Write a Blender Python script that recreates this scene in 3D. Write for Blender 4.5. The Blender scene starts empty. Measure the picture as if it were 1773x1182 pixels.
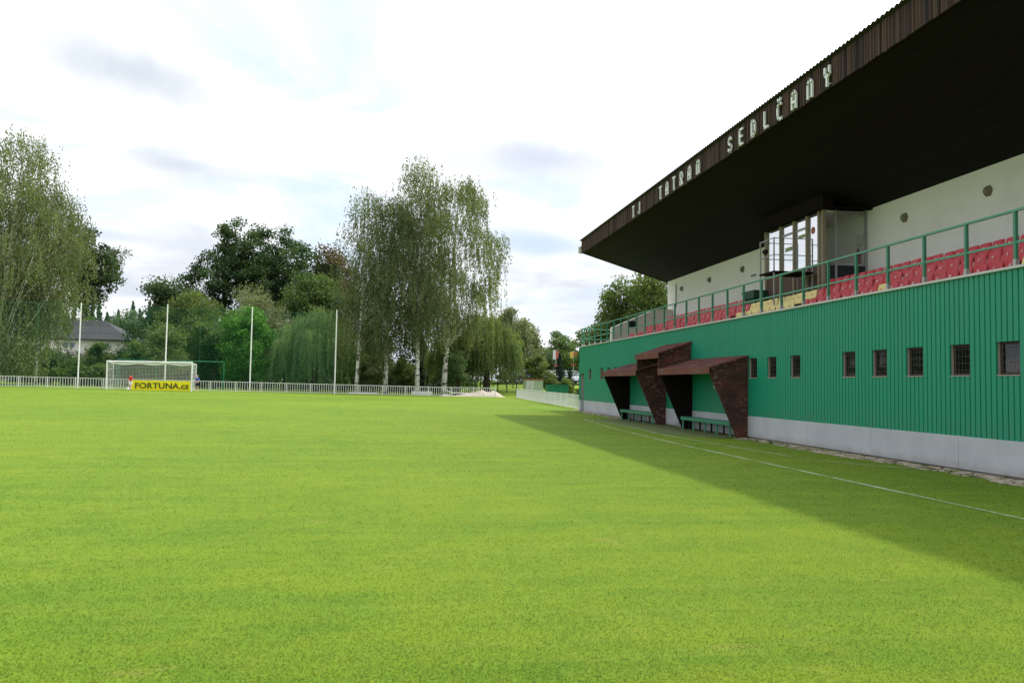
import bpy, math, random
import numpy as np
from math import sin, cos, pi, radians, sqrt, atan2
from mathutils import Vector, Matrix

sc = bpy.context.scene
C = sc.collection

# ------------------------------------------------------------------ camera
PITCH, YAW, ROLL, CZ = radians(2.9328), radians(8.3525), radians(0.9), 1.6
Fw = Vector((sin(YAW) * cos(PITCH), cos(YAW) * cos(PITCH), sin(PITCH)))
Rt = Vector((cos(YAW), -sin(YAW), 0))
Up = Rt.cross(Fw)
cr = cos(ROLL) * Rt + sin(ROLL) * Up
cu = -sin(ROLL) * Rt + cos(ROLL) * Up
cam_d = bpy.data.cameras.new('camera')
cam = bpy.data.objects.new('camera', cam_d)
C.objects.link(cam)
m = Matrix((cr, cu, -Fw)).transposed().to_4x4()
m.translation = Vector((0, 0, CZ))
cam.matrix_world = m
cam_d.sensor_width = 36
cam_d.lens = 29.06
cam_d.clip_start = 0.05
cam_d.clip_end = 8000
sc.camera = cam

# ------------------------------------------------------------------ light
SUN = Vector((5.0, 2.6, 9.55)).normalized()
sun_d = bpy.data.lights.new('sun', 'SUN')
sun_d.energy = 3.2
sun_d.angle = radians(1.6)
sun_d.color = (1.0, 0.91, 0.72)
sun = bpy.data.objects.new('sun', sun_d)
C.objects.link(sun)
sun.location = (60, 40, 90)
sun.rotation_euler = SUN.to_track_quat('Z', 'Y').to_euler()

sc.view_settings.view_transform = 'Standard'
sc.view_settings.look = 'None'
sc.view_settings.exposure = 0.15
sc.view_settings.gamma = 1.0


class NT:
    """small helper to wire shader nodes"""
    def __init__(s, tree):
        s.t = tree
        tree.nodes.clear()

    def n(s, kind, props=None, **ins):
        nd = s.t.nodes.new(kind)
        for k, v in (props or {}).items():
            setattr(nd, k, v)
        for k, v in ins.items():
            key = int(k[1:]) if k[0] == 'i' and k[1:].isdigit() else k.replace('_', ' ')
            s.put(nd.inputs[key], v)
        return nd

    def put(s, sock, v):
        if isinstance(v, bpy.types.NodeSocket):
            s.t.links.new(v, sock)
        elif isinstance(v, bpy.types.Node):
            s.t.links.new(v.outputs[0], sock)
        else:
            if sock.type == 'RGBA' and len(v) == 3:
                v = (*v, 1)
            sock.default_value = v

    def math(s, op, a, b=0.0, c=None, clamp=False):
        nd = s.t.nodes.new('ShaderNodeMath')
        nd.operation = op
        nd.use_clamp = clamp
        s.put(nd.inputs[0], a)
        s.put(nd.inputs[1], b)
        if c is not None:
            s.put(nd.inputs[2], c)
        return nd.outputs[0]

    def mix(s, f, a, b, mode='MIX'):
        nd = s.t.nodes.new('ShaderNodeMix')
        nd.data_type = 'RGBA'
        nd.blend_type = mode
        s.put(nd.inputs[0], f)
        s.put(nd.inputs[6], a)
        s.put(nd.inputs[7], b)
        return nd.outputs[2]

    def ramp(s, f, lo, hi):
        nd = s.t.nodes.new('ShaderNodeMapRange')
        nd.interpolation_type = 'SMOOTHSTEP'
        s.put(nd.inputs[0], f)
        s.put(nd.inputs[1], lo)
        s.put(nd.inputs[2], hi)
        return nd.outputs[0]

    def noise(s, vec, scale, detail=4.0, rough=0.55, dist=0.0):
        nd = s.t.nodes.new('ShaderNodeTexNoise')
        s.put(nd.inputs['Vector'], vec)
        nd.inputs['Scale'].default_value = scale
        nd.inputs['Detail'].default_value = detail
        nd.inputs['Roughness'].default_value = rough
        nd.inputs['Distortion'].default_value = dist
        return nd.outputs[0]

    def mapping(s, vec, sc_=(1, 1, 1), loc=(0, 0, 0), rot=(0, 0, 0)):
        nd = s.t.nodes.new('ShaderNodeMapping')
        s.put(nd.inputs[0], vec)
        nd.inputs[1].default_value = loc
        nd.inputs[2].default_value = rot
        nd.inputs[3].default_value = sc_
        return nd.outputs[0]


# ------------------------------------------------------------------ sky
w = bpy.data.worlds.new('World')
sc.world = w
w.use_nodes = True
N = NT(w.node_tree)
sky = N.n('ShaderNodeTexSky', dict(sky_type='NISHITA', sun_disc=False, sun_elevation=math.asin(SUN.z),
                                   sun_rotation=atan2(SUN.x, SUN.y), air_density=1.0, dust_density=2.0))
tc = N.n('ShaderNodeTexCoord')
d = tc.outputs['Generated']
sep = N.n('ShaderNodeSeparateXYZ', None, i0=d)
zz = N.math('ADD', N.math('MAXIMUM', sep.outputs[2], 0.0), 0.22)
px = N.math('DIVIDE', sep.outputs[0], zz)
py = N.math('DIVIDE', sep.outputs[1], zz)
cv = N.n('ShaderNodeCombineXYZ', None, i0=px, i1=py, i2=0.0).outputs[0]
n1 = N.noise(N.mapping(cv, (1, 1.25, 1), (3.1, 1.4, 0)), 1.5, 7, 0.55, 0.5)
n2 = N.noise(N.mapping(cv, (1, 1.3, 1), (8.3, 5.2, 2)), 1.9, 6, 0.5, 0.4)
cover = N.ramp(n1, 0.34, 0.54)
lowz_ = N.math('SUBTRACT', 1.0, N.ramp(sep.outputs[2], 0.04, 0.36))
shade = N.math('MULTIPLY', N.ramp(n2, 0.40, 0.66), N.math('MULTIPLY_ADD', lowz_, .75, .25))
sunv = N.n('ShaderNodeCombineXYZ', None, i0=SUN.x, i1=SUN.y, i2=SUN.z)
dot = N.n('ShaderNodeVectorMath', dict(operation='DOT_PRODUCT'), i0=d, i1=sunv).outputs['Value']
glow = N.math('MULTIPLY_ADD', N.ramp(dot, 0.50, 1.0), 2.6, 1.0)
white = N.mix(shade, (9.9, 10.0, 10.2), (6.3, 6.9, 7.8))
gap = N.mix(0.88, N.mix(1.0, sky.outputs[0], (0.8, 0.8, 0.8), 'MULTIPLY'), (7.6, 8.9, 10.3))
col = N.mix(cover, gap, white)


def smudge(az, el, w_, h_, rot, amt, colr, prev, seed):
    """one soft grey cloud, fixed in the sky by its compass direction and height"""
    c = Vector((sin(az) * cos(el), cos(az) * cos(el), sin(el)))
    r = Vector((cos(az), -sin(az), 0))
    u = r.cross(c)
    a = cos(rot) * r + sin(rot) * u
    b = -sin(rot) * r + cos(rot) * u
    wob = N.noise(N.mapping(d, (1, 1, 1), (seed, 0, 0)), 9.0, 4, 0.6)
    da = N.n('ShaderNodeVectorMath', dict(operation='DOT_PRODUCT'), i0=d, i1=tuple(a)).outputs['Value']
    db = N.n('ShaderNodeVectorMath', dict(operation='DOT_PRODUCT'), i0=d, i1=tuple(b)).outputs['Value']
    dc = N.n('ShaderNodeVectorMath', dict(operation='DOT_PRODUCT'), i0=d, i1=tuple(c)).outputs['Value']
    e = N.math('ADD', N.math('POWER', N.math('ABSOLUTE', N.math('DIVIDE', da, w_)), 2.0),
               N.math('POWER', N.math('ABSOLUTE', N.math('DIVIDE', db, h_)), 2.0))
    e = N.math('ADD', N.math('SQRT', e), N.math('MULTIPLY', N.math('SUBTRACT', wob, 0.5), 1.6))
    f = N.math('MULTIPLY', N.math('SUBTRACT', 1.0, N.ramp(e, 0.15, 1.15)), amt)
    f = N.math('MULTIPLY', f, N.math('GREATER_THAN', dc, 0.0))
    return N.mix(f, prev, colr)


R_ = radians
col = smudge(R_(-17.5), R_(18.8), .105, .034, R_(-10), .85, (6.0, 6.7, 7.5), col, 1)
col = smudge(R_(-14.0), R_(13.6), .075, .020, R_(-4), .85, (6.2, 6.8, 7.7), col, 2)
col = smudge(R_(10.5), R_(15.5), .10, .026, R_(-8), .85, (6.2, 6.8, 7.9), col, 3)
col = smudge(R_(10.5), R_(9.6), .075, .018, R_(-3), .95, (6.0, 7.2, 9.0), col, 4)
col = smudge(R_(-18.0), R_(8.8), .10, .012, R_(-2), .85, (6.6, 7.3, 8.5), col, 5)
col = N.mix(1.0, col, N.n('ShaderNodeCombineColor', None, i0=glow, i1=glow, i2=glow).outputs[0], 'MULTIPLY')
below = N.math('LESS_THAN', sep.outputs[2], -0.01)
col = N.mix(below, col, (1.6, 1.8, 1.3))
bg = N.n('ShaderNodeBackground', None, Color=col, Strength=0.105)
out = N.n('ShaderNodeOutputWorld')
N.t.links.new(bg.outputs[0], out.inputs[0])

# ------------------------------------------------------------------ ground height


def sst(t):
    t = np.clip(t, 0, 1)
    return t * t * (3 - 2 * t)


def zg(x, y):
    x = np.asarray(x, float)
    y = np.asarray(y, float)
    z = .0068 * np.clip(y - 40, 0, 160) + .012 * np.clip(5 - x, 0, 60) * sst(y / 75)
    z = z + 1.15 * sst((y - 85) / 17) * sst((x - 6) / 8)
    return z


def zf(x, y):
    return float(zg(x, y))


# ------------------------------------------------------------------ materials
MATS = {}


def principled(N, col, rough, bump=None, bstr=.3, bdist=.01, metal=0.0, spec=0.5):
    b = N.n('ShaderNodeBsdfPrincipled', None, Base_Color=col, Roughness=rough, Metallic=metal)
    b.inputs['Specular IOR Level'].default_value = spec
    if bump is not None:
        bp = N.n('ShaderNodeBump', None, Strength=bstr, Distance=bdist, Height=bump)
        N.t.links.new(bp.outputs[0], b.inputs['Normal'])
    o = N.n('ShaderNodeOutputMaterial')
    N.t.links.new(b.outputs[0], o.inputs[0])
    return b


def newmat(name):
    mt = bpy.data.materials.new(name)
    mt.use_nodes = True
    MATS[name] = mt
    return mt, NT(mt.node_tree)


def paint(name, c, rough=.5, var=.12, scale=2.0, spec=.4, metal=0.0, dirt=None, dscale=3.0, damt=.3, bstr=.15):
    mt, N = newmat(name)
    pos = N.n('ShaderNodeNewGeometry').outputs['Position']
    n = N.noise(pos, scale, 5, .6)
    f = N.math('MULTIPLY_ADD', N.math('SUBTRACT', n, .5), 2 * var, 1.0)
    cc = N.mix(1.0, c, N.n('ShaderNodeCombineColor', None, i0=f, i1=f, i2=f).outputs[0], 'MULTIPLY')
    if dirt:
        dn = N.ramp(N.noise(pos, dscale, 6, .65), .48, .75)
        cc = N.mix(N.math('MULTIPLY', dn, damt), cc, dirt)
    principled(N, cc, rough, N.noise(pos, 60, 3), bstr, .002, metal, spec)
    return mt


def wood(name, c1, c2, axis, period, rough=.75, grain=(30, 30, 2), gap=.06, bstr=.6):
    """planks side by side along one axis"""
    mt, N = newmat(name)
    pos = N.n('ShaderNodeNewGeometry').outputs['Position']
    s = N.n('ShaderNodeSeparateXYZ', None, i0=pos)
    a = N.math('DIVIDE', s.outputs[axis], period)
    fl = N.math('FLOOR', a)
    fr = N.math('SUBTRACT', a, fl)
    wn = N.n('ShaderNodeTexWhiteNoise', dict(noise_dimensions='1D'), W=fl).outputs[0]
    g = N.noise(N.mapping(pos, grain), 1.0, 6, .65)
    st = N.noise(N.mapping(pos, tuple(q * .25 for q in grain)), 1.0, 4, .6)
    f = N.math('ADD', N.math('MULTIPLY', wn, .5), N.math('MULTIPLY', N.math('ADD', g, st), .42))
    cc = N.mix(N.ramp(f, .35, .95), c1, c2)
    edge = N.math('LESS_THAN', N.math('MINIMUM', fr, N.math('SUBTRACT', 1.0, fr)), gap)
    cc = N.mix(N.math('MULTIPLY', edge, .75), cc, tuple(q * .25 for q in c1))
    h = N.math('SUBTRACT', g, edge)
    principled(N, cc, rough, h, bstr, .008, 0, .25)
    return mt


def shingle(name, c1, c2, chip, U=1, amt=.5):
    """bitumen shingles in courses, worn"""
    mt, N = newmat(name)
    pos = N.n('ShaderNodeNewGeometry').outputs['Position']
    s = N.n('ShaderNodeSeparateXYZ', None, i0=pos)
    uv = N.n('ShaderNodeCombineXYZ', None, i0=s.outputs[U], i1=s.outputs[2], i2=0.0).outputs[0]
    br = N.n('ShaderNodeTexBrick', dict(offset=.5), Vector=uv, Color1=(1, 1, 1), Color2=(.55, .55, .55), Mortar=(.25, .25, .25), Scale=1.0)
    br.inputs['Mortar Size'].default_value = .008
    br.inputs['Brick Width'].default_value = .16
    br.inputs['Row Height'].default_value = .10
    n = N.noise(pos, 1.7, 5, .6)
    cc = N.mix(N.ramp(n, .38, .66), c1, c2)
    cc = N.mix(.75, cc, N.mix(1.0, cc, br.outputs[0], 'MULTIPLY'))
    ch = N.ramp(N.noise(N.mapping(pos, (7, 7, 13)), 1.0, 4, .6), .55, .64)
    band = N.ramp(N.noise(pos, 1.1, 2), .42, .6)
    cc = N.mix(N.math('MULTIPLY', N.math('MULTIPLY', ch, band), amt), cc, chip)
    principled(N, cc, .85, N.math('ADD', br.outputs[1], N.noise(pos, 40)), .4, .01, 0, .2)
    return mt


def leafmat(name, c, c2, trans=.30):
    mt, N = newmat(name)
    at = N.n('ShaderNodeAttribute', dict(attribute_name='tint')).outputs['Fac']
    cc = N.mix(at, c, c2)
    df = N.n('ShaderNodeBsdfPrincipled', None, Base_Color=cc, Roughness=.65)
    df.inputs['Specular IOR Level'].default_value = .2
    tr = N.n('ShaderNodeBsdfTranslucent', None, Color=N.mix(1.0, cc, (1.25, 1.3, .5), 'MULTIPLY'))
    mx = N.n('ShaderNodeMixShader', None, i0=trans, i1=df.outputs[0], i2=tr.outputs[0])
    o = N.n('ShaderNodeOutputMaterial')
    N.t.links.new(mx.outputs[0], o.inputs[0])
    return mt


def grass_colour(N, pos):
    big = N.noise(pos, .13, 3, .5)
    mow = N.noise(N.mapping(pos, (.05, .9, 1), rot=(0, 0, .03)), 1.0, 4, .6)
    mow2 = N.noise(N.mapping(pos, (.35, 2.6, 1), rot=(0, 0, -.02)), 1.0, 3, .5)
    med = N.noise(pos, 1.4, 5, .62)
    fine = N.noise(pos, 9.0, 5, .65)
    f = N.math('ADD', N.math('MULTIPLY', big, .30), N.math('MULTIPLY', mow, .18))
    f = N.math('ADD', f, N.math('MULTIPLY', mow2, .16))
    f = N.math('ADD', f, N.math('MULTIPLY', med, .26))
    f = N.math('ADD', f, N.math('MULTIPLY', fine, .10))
    cc = N.mix(N.ramp(f, .36, .62), (.066, .136, .008), (.127, .188, .010))
    strk = N.noise(N.mapping(pos, (.5, 5.5, 1), rot=(0, 0, -.05)), 1.0, 4, .6)
    cc = N.mix(N.math('MULTIPLY', N.ramp(strk, .48, .70), .28), cc, (.140, .195, .028))
    pat = N.noise(N.mapping(pos, (1.6, 2.4, 1), (7, 2, 0)), 1.0, 6, .68)
    cc = N.mix(N.math('MULTIPLY', N.ramp(pat, .50, .68), .35), cc, (.145, .186, .016))
    dry = N.ramp(N.noise(N.mapping(pos, (1, 1.4, 1), (4, 9, 0)), .9, 6, .7), .60, .74)
    cc = N.mix(N.math('MULTIPLY', dry, .42), cc, (.270, .215, .075))
    dk = N.ramp(N.noise(N.mapping(pos, (1, 1.2, 1), (14, 3, 0)), .7, 6, .7), .62, .78)
    cc = N.mix(N.math('MULTIPLY', dk, .34), cc, (.055, .125, .030))
    return cc


mt, N = newmat('turf')
pos = N.n('ShaderNodeNewGeometry').outputs['Position']
cc = grass_colour(N, pos)
sp = N.noise(pos, 55, 4, .7)
cc = N.mix(N.math('MULTIPLY', N.ramp(sp, .35, .75), .25), cc, (.17, .23, .03))
principled(N, cc, .9, N.math('ADD', sp, N.noise(pos, 14, 3)), .2, .006, 0, .12)

mt, N = newmat('grass_blade')
pos = N.n('ShaderNodeNewGeometry').outputs['Position']
cc = grass_colour(N, pos)
at = N.n('ShaderNodeAttribute', dict(attribute_name='tint')).outputs['Fac']
cc = N.mix(at, N.mix(.06, cc, (.05, .13, .010)), N.mix(.10, cc, (.24, .30, .06)))
df = N.n('ShaderNodeBsdfPrincipled', None, Base_Color=cc, Roughness=.6)
df.inputs['Specular IOR Level'].default_value = .12
gn = N.n('ShaderNodeNewGeometry').outputs['Normal']
va = N.n('ShaderNodeVectorMath', dict(operation='MULTIPLY_ADD'), i0=gn, i1=(.22, .22, .22), i2=(0, 0, 1.0))
vn = N.n('ShaderNodeVectorMath', dict(operation='NORMALIZE'), i0=va.outputs[0])
N.t.links.new(vn.outputs[0], df.inputs['Normal'])
tr = N.n('ShaderNodeBsdfTranslucent', None, Color=cc)
mx = N.n('ShaderNodeMixShader', None, i0=.5, i1=df.outputs[0], i2=tr.outputs[0])
o = N.n('ShaderNodeOutputMaterial')
N.t.links.new(mx.outputs[0], o.inputs[0])

mt, N = newmat('chalk_line')
pos = N.n('ShaderNodeNewGeometry').outputs['Position']
cc = grass_colour(N, pos)
f = N.ramp(N.math('ADD', N.math('MULTIPLY', N.noise(pos, 22, 4, .7), .6), N.math('MULTIPLY', N.noise(pos, 1.3, 3), .4)), .36, .62)
cc = N.mix(N.math('MULTIPLY', f, .55), cc, (.60, .68, .58))
principled(N, cc, .9, N.noise(pos, 40), .4, .01, 0, .1)

mt, N = newmat('dirt_strip')
pos = N.n('ShaderNodeNewGeometry').outputs['Position']
vo = N.n('ShaderNodeTexVoronoi', dict(feature='DISTANCE_TO_EDGE'), Vector=N.mapping(pos, (1, .8, 1)), Scale=2.6).outputs[0]
cc = N.mix(N.ramp(N.noise(pos, 5, 6, .7), .35, .65), (.30, .235, .165), (.46, .41, .33))
cc = N.mix(N.math('SUBTRACT', 1.0, N.ramp(vo, .01, .06)), cc, (.09, .07, .045))
cc = N.mix(N.math('MULTIPLY', N.ramp(N.noise(pos, 2.2, 5, .7), .52, .62), .75), cc, (.12, .17, .03))
principled(N, cc, .95, N.math('ADD', N.noise(pos, 12, 5), N.ramp(vo, .0, .06)), .7, .03, 0, .1)

mt, N = newmat('worn_turf')
pos = N.n('ShaderNodeNewGeometry').outputs['Position']
cc = N.mix(N.ramp(N.noise(pos, 6, 6, .7), .35, .65), (.075, .11, .03), (.13, .15, .07))
principled(N, cc, .95, N.noise(pos, 25, 5), .6, .02, 0, .1)

mt, N = newmat('birch_bark')
pos = N.n('ShaderNodeNewGeometry').outputs['Position']
s = N.n('ShaderNodeSeparateXYZ', None, i0=pos)
bl = N.ramp(N.noise(N.mapping(pos, (3.0, 3.0, 3.6)), 1.0, 5, .7), .50, .58)
cc = N.mix(bl, (.60, .58, .54), (.05, .045, .04))
principled(N, cc, .85, bl, .5, .02, 0, .1)

paint('bark', (.055, .045, .035), .9, .35, 3)
GREEN = (.004, .262, .152)
mt, N = newmat('green_cladding')
pos = N.n('ShaderNodeNewGeometry').outputs['Position']
s_ = N.n('ShaderNodeSeparateXYZ', None, i0=pos)
sheet = N.n('ShaderNodeTexWhiteNoise', dict(noise_dimensions='1D'), W=N.math('FLOOR', N.math('DIVIDE', s_.outputs[1], .87))).outputs[0]
rib = N.n('ShaderNodeTexWhiteNoise', dict(noise_dimensions='1D'), W=N.math('FLOOR', N.math('DIVIDE', N.math('ADD', s_.outputs[1], 14.5), .145))).outputs[0]
f = N.math('ADD', N.math('MULTIPLY', sheet, .16), N.math('MULTIPLY', rib, .12))
f = N.math('ADD', f, N.math('MULTIPLY', N.noise(pos, 1.2, 5, .6), .25))
cc = N.mix(f, GREEN, (.010, .205, .125))
stk = N.ramp(N.noise(N.mapping(pos, (1, 9, .45)), 1.0, 5, .65), .55, .75)
cc = N.mix(N.math('MULTIPLY', stk, .22), cc, (.05, .16, .12))
low = N.math('MULTIPLY', N.math('SUBTRACT', 1.0, N.ramp(s_.outputs[2], .7, 1.25)), N.ramp(N.noise(pos, 5, 5), .35, .65))
cc = N.mix(N.math('MULTIPLY', low, .25), cc, (.10, .16, .11))
principled(N, cc, N.math('MULTIPLY_ADD', N.noise(pos, 3, 3), .25, .33), N.noise(N.mapping(pos, (1, 2.5, 1)), 1.0, 3), .12, .03, 0, .45)
paint('green_groove_shade', (.002, .030, .020), .8, .1)  # cladding green darkened to paint in the shade down in the grooves
paint('green_paint', (.035, .20, .125), .42, .15, 5, .5)
paint('rail_green', (.075, .27, .19), .38, .12, 5, .5)
paint('green_dark', (.012, .055, .03), .6, .15, 3)
mt, N = newmat('plinth_grey')
pos = N.n('ShaderNodeNewGeometry').outputs['Position']
s_ = N.n('ShaderNodeSeparateXYZ', None, i0=pos)
cc = N.mix(N.ramp(N.noise(pos, .9, 5, .6), .3, .7), (.40, .41, .45), (.46, .47, .505))
edge = N.math('ADD', s_.outputs[2], N.math('MULTIPLY', N.math('SUBTRACT', N.noise(pos, 2.5, 6, .7), .5), .45))
low = N.math('SUBTRACT', 1.0, N.ramp(edge, .03, .26))
cc = N.mix(N.math('MULTIPLY', low, .45), cc, (.24, .22, .18))
stk = N.ramp(N.noise(N.mapping(pos, (1, 12, .5)), 1.0, 5, .65), .56, .75)
cc = N.mix(N.math('MULTIPLY', stk, .22), cc, (.28, .28, .29))
principled(N, cc, .6, N.noise(pos, 30, 3), .1, .004, 0, .3)
paint('coping', (.50, .50, .50), .5, .08, 2, .4)
paint('render_white', (.81, .765, .785), .85, .07, 1.0, .2, 0, (.66, .62, .60), 1.2, .35, .25)
paint('end_wall_pale', (.60, .55, .49), .85, .10, 1.5, .2, 0, (.40, .35, .30), 2, .4)
paint('concrete', (.33, .32, .30), .9, .18, 3, .2, 0, (.20, .19, .17), 2, .5, .4)
wood('fascia_boards', (.009, .006, .005), (.085, .045, .032), 1, .066, .8, (14, 40, 1.2), .09)
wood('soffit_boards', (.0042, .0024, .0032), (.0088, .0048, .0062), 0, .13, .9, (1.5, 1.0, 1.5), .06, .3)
paint('sheet_roof', (.045, .040, .036), .6, .15, 2, .3)
paint('letter_white', (.78, .79, .80), .45, .06, 4, .4)
paint('white_paint', (.80, .80, .78), .4, .06, 3, .5)
paint('fence_white', (.70, .70, .67), .5, .10, 2, .4, 0, (.48, .46, .40), 2, .35)
paint('seat_red', (.52, .016, .028), .38, .22, 3.0, .5, 0, (.50, .10, .11), 4, .30, .1)
paint('seat_yellow', (.80, .66, .26), .4, .10, 3, .5)
paint('number_white', (.80, .80, .78), .6, .05)
shingle('shingle_roof', (.085, .036, .030), (.225, .055, .046), (.26, .17, .14), 1, .5)
shingle('shingle_side', (.078, .040, .032), (.135, .050, .039), (.30, .19, .16), 0, .65)
paint('shingle_fascia', (.15, .055, .045), .9, .35, 6, .2, 0, (.15, .12, .085), .9, .95, .5)
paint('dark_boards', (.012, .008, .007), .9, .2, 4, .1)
paint('frame_brown', (.045, .020, .014), .6, .2, 4)
paint('sill_pale', (.36, .31, .27), .7, .12, 5)
paint('grille_dark', (.11, .095, .085), .5, .1)
paint('black', (.006, .006, .006), .7, .1)
paint('curtain_ochre', (.11, .07, .025), .95, .25, 6, .1)
paint('blind_white', (.72, .76, .84), .6, .05, 1, .3)
paint('panel_brown', (.085, .042, .032), .6, .15, 3)
paint('panel_navy', (.008, .009, .018), .4, .1)
paint('galv_steel', (.36, .36, .37), .42, .10, 4, .5, .45)
paint('post_tan', (.34, .27, .21), .6, .1, 4)
paint('lamp_brown', (.22, .19, .155), .9, .30, 22, .2)
paint('extinguisher_red', (.40, .03, .02), .35, .08)
paint('box_white', (.60, .60, .57), .6, .06)
paint('banner_yellow', (.86, .76, .012), .55, .06, 1.5, .3)
paint('lettering_dark', (.055, .055, .022), .7, .1)
paint('net_string', (.74, .76, .76), .8, .05)
paint('net_green', (.035, .26, .15), .8, .05)
paint('skin', (.52, .30, .21), .6, .08)
paint('shirt_red', (.62, .018, .025), .8, .1, 6)
paint('shirt_blue', (.03, .085, .45), .8, .1, 6)
paint('cloth_white', (.78, .78, .76), .8, .06)
paint('cloth_navy', (.012, .015, .035), .8, .06)
paint('hair_fair', (.32, .20, .10), .8, .15, 20)
paint('hair_brown', (.10, .055, .03), .8, .15, 20)
paint('rubber', (.015, .015, .015), .8, .1)
paint('sand', (.38, .33, .28), .95, .15, 3, .1, 0, (.45, .40, .36), 5, .5, 1.0)
paint('house_wall', (.70, .66, .63), .85, .06, .6, .2)
paint('house_low', (.36, .31, .26), .85, .12, 1.2, .2)
wood('slate_roof', (.024, .026, .031), (.042, .044, .050), 2, .22, .7, (2, 2, 2), .05, .3)
paint('metal_black', (.012, .014, .013), .5, .1)
paint('car_white', (.74, .76, .80), .25, .03, 1, .6)
paint('car_dark', (.045, .035, .055), .25, .03, 1, .6)
paint('car_silver', (.30, .38, .34), .28, .03, 1, .6, .4)
paint('car_teal', (.06, .16, .20), .28, .03, 1, .6)
paint('car_glass', (.06, .10, .12), .08, .02, 1, .8)
paint('lamp_glass', (.7, .7, .66), .2, .02)
paint('kiosk_grey', (.44, .45, .41), .7, .12, 2)
paint('kiosk_green', (.30, .38, .25), .7, .12, 2)
paint('tile_red', (.34, .09, .05), .8, .15, 3)
paint('bin_green', (.01, .17, .085), .5, .12, 2)
paint('sign_red', (.42, .10, .07), .6, .08)
paint('sign_yellow', (.58, .38, .08), .6, .08)
paint('rust', (.30, .07, .03), .8, .2)
paint('asphalt', (.06, .06, .062), .9, .15, 4)
paint('guard_pale', (.55, .58, .60), .6, .1, 1)

mt, N = newmat('reflective_glass')
gl = N.n('ShaderNodeBsdfGlossy', None, Color=(.95, .97, 1), Roughness=.03)
tp = N.n('ShaderNodeBsdfTransparent', None, Color=(.86, .88, .88))
mx = N.n('ShaderNodeMixShader', None, i0=.62, i1=tp.outputs[0], i2=gl.outputs[0])
o = N.n('ShaderNodeOutputMaterial')
N.t.links.new(mx.outputs[0], o.inputs[0])

mt, N = newmat('clear_glass')
gl = N.n('ShaderNodeBsdfGlossy', None, Color=(.9, .9, .9), Roughness=.03)
tp = N.n('ShaderNodeBsdfTransparent', None, Color=(.95, .96, .95))
mx = N.n('ShaderNodeMixShader', None, i0=.06, i1=tp.outputs[0], i2=gl.outputs[0])
o = N.n('ShaderNodeOutputMaterial')
N.t.links.new(mx.outputs[0], o.inputs[0])

mt, N = newmat('window_glass')
gl = N.n('ShaderNodeBsdfGlossy', None, Color=(.9, .9, .9), Roughness=.04)
tp = N.n('ShaderNodeBsdfTransparent', None, Color=(.72, .74, .72))
fr = N.n('ShaderNodeFresnel', None, IOR=1.6)
mx = N.n('ShaderNodeMixShader', None, i0=fr.outputs[0], i1=tp.outputs[0], i2=gl.outputs[0])
o = N.n('ShaderNodeOutputMaterial')
N.t.links.new(mx.outputs[0], o.inputs[0])

leafmat('leaf_birch', (.078, .104, .046), (.245, .285, .130), .36)
leafmat('leaf_birch_dark', (.062, .088, .040), (.200, .240, .110), .34)
leafmat('leaf_oak', (0.023, 0.056, 0.021), (0.078, 0.127, 0.045), 0.26)
leafmat('leaf_dark', (0.029, 0.057, 0.028), (0.086, 0.131, 0.057), 0.28)
leafmat('leaf_willow', (.070, .110, .045), (.225, .285, .115), 0.36)
leafmat('leaf_willow_green', (0.070, 0.131, 0.061), (0.221, 0.312, 0.148), 0.38)
leafmat('leaf_grey', (0.105, 0.13, 0.075), (0.24, 0.265, 0.15), 0.3)
leafmat('leaf_lime', (0.038, 0.117, 0.019), (0.134, 0.309, 0.043), .35)
leafmat('leaf_mid', (0.045, 0.086, 0.030), (0.148, 0.217, 0.070), 0.34)
leafmat('leaf_purple', (.085, .060, .042), (.175, .118, .082), .26)
leafmat('leaf_spruce', (0.016, 0.036, 0.026), (0.046, 0.081, 0.055), .12)
leafmat('leaf_yellow', (0.045, 0.078, 0.022), (0.175, 0.225, 0.06), 0.3)
leafmat('leaf_far', (0.058, 0.104, 0.065), (0.156, 0.215, 0.130), .25)
leafmat('leaf_bush', (0.059, 0.094, 0.033), (0.180, 0.238, 0.082), 0.34)

# ------------------------------------------------------------------ mesh helper
ORG = {}


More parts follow.
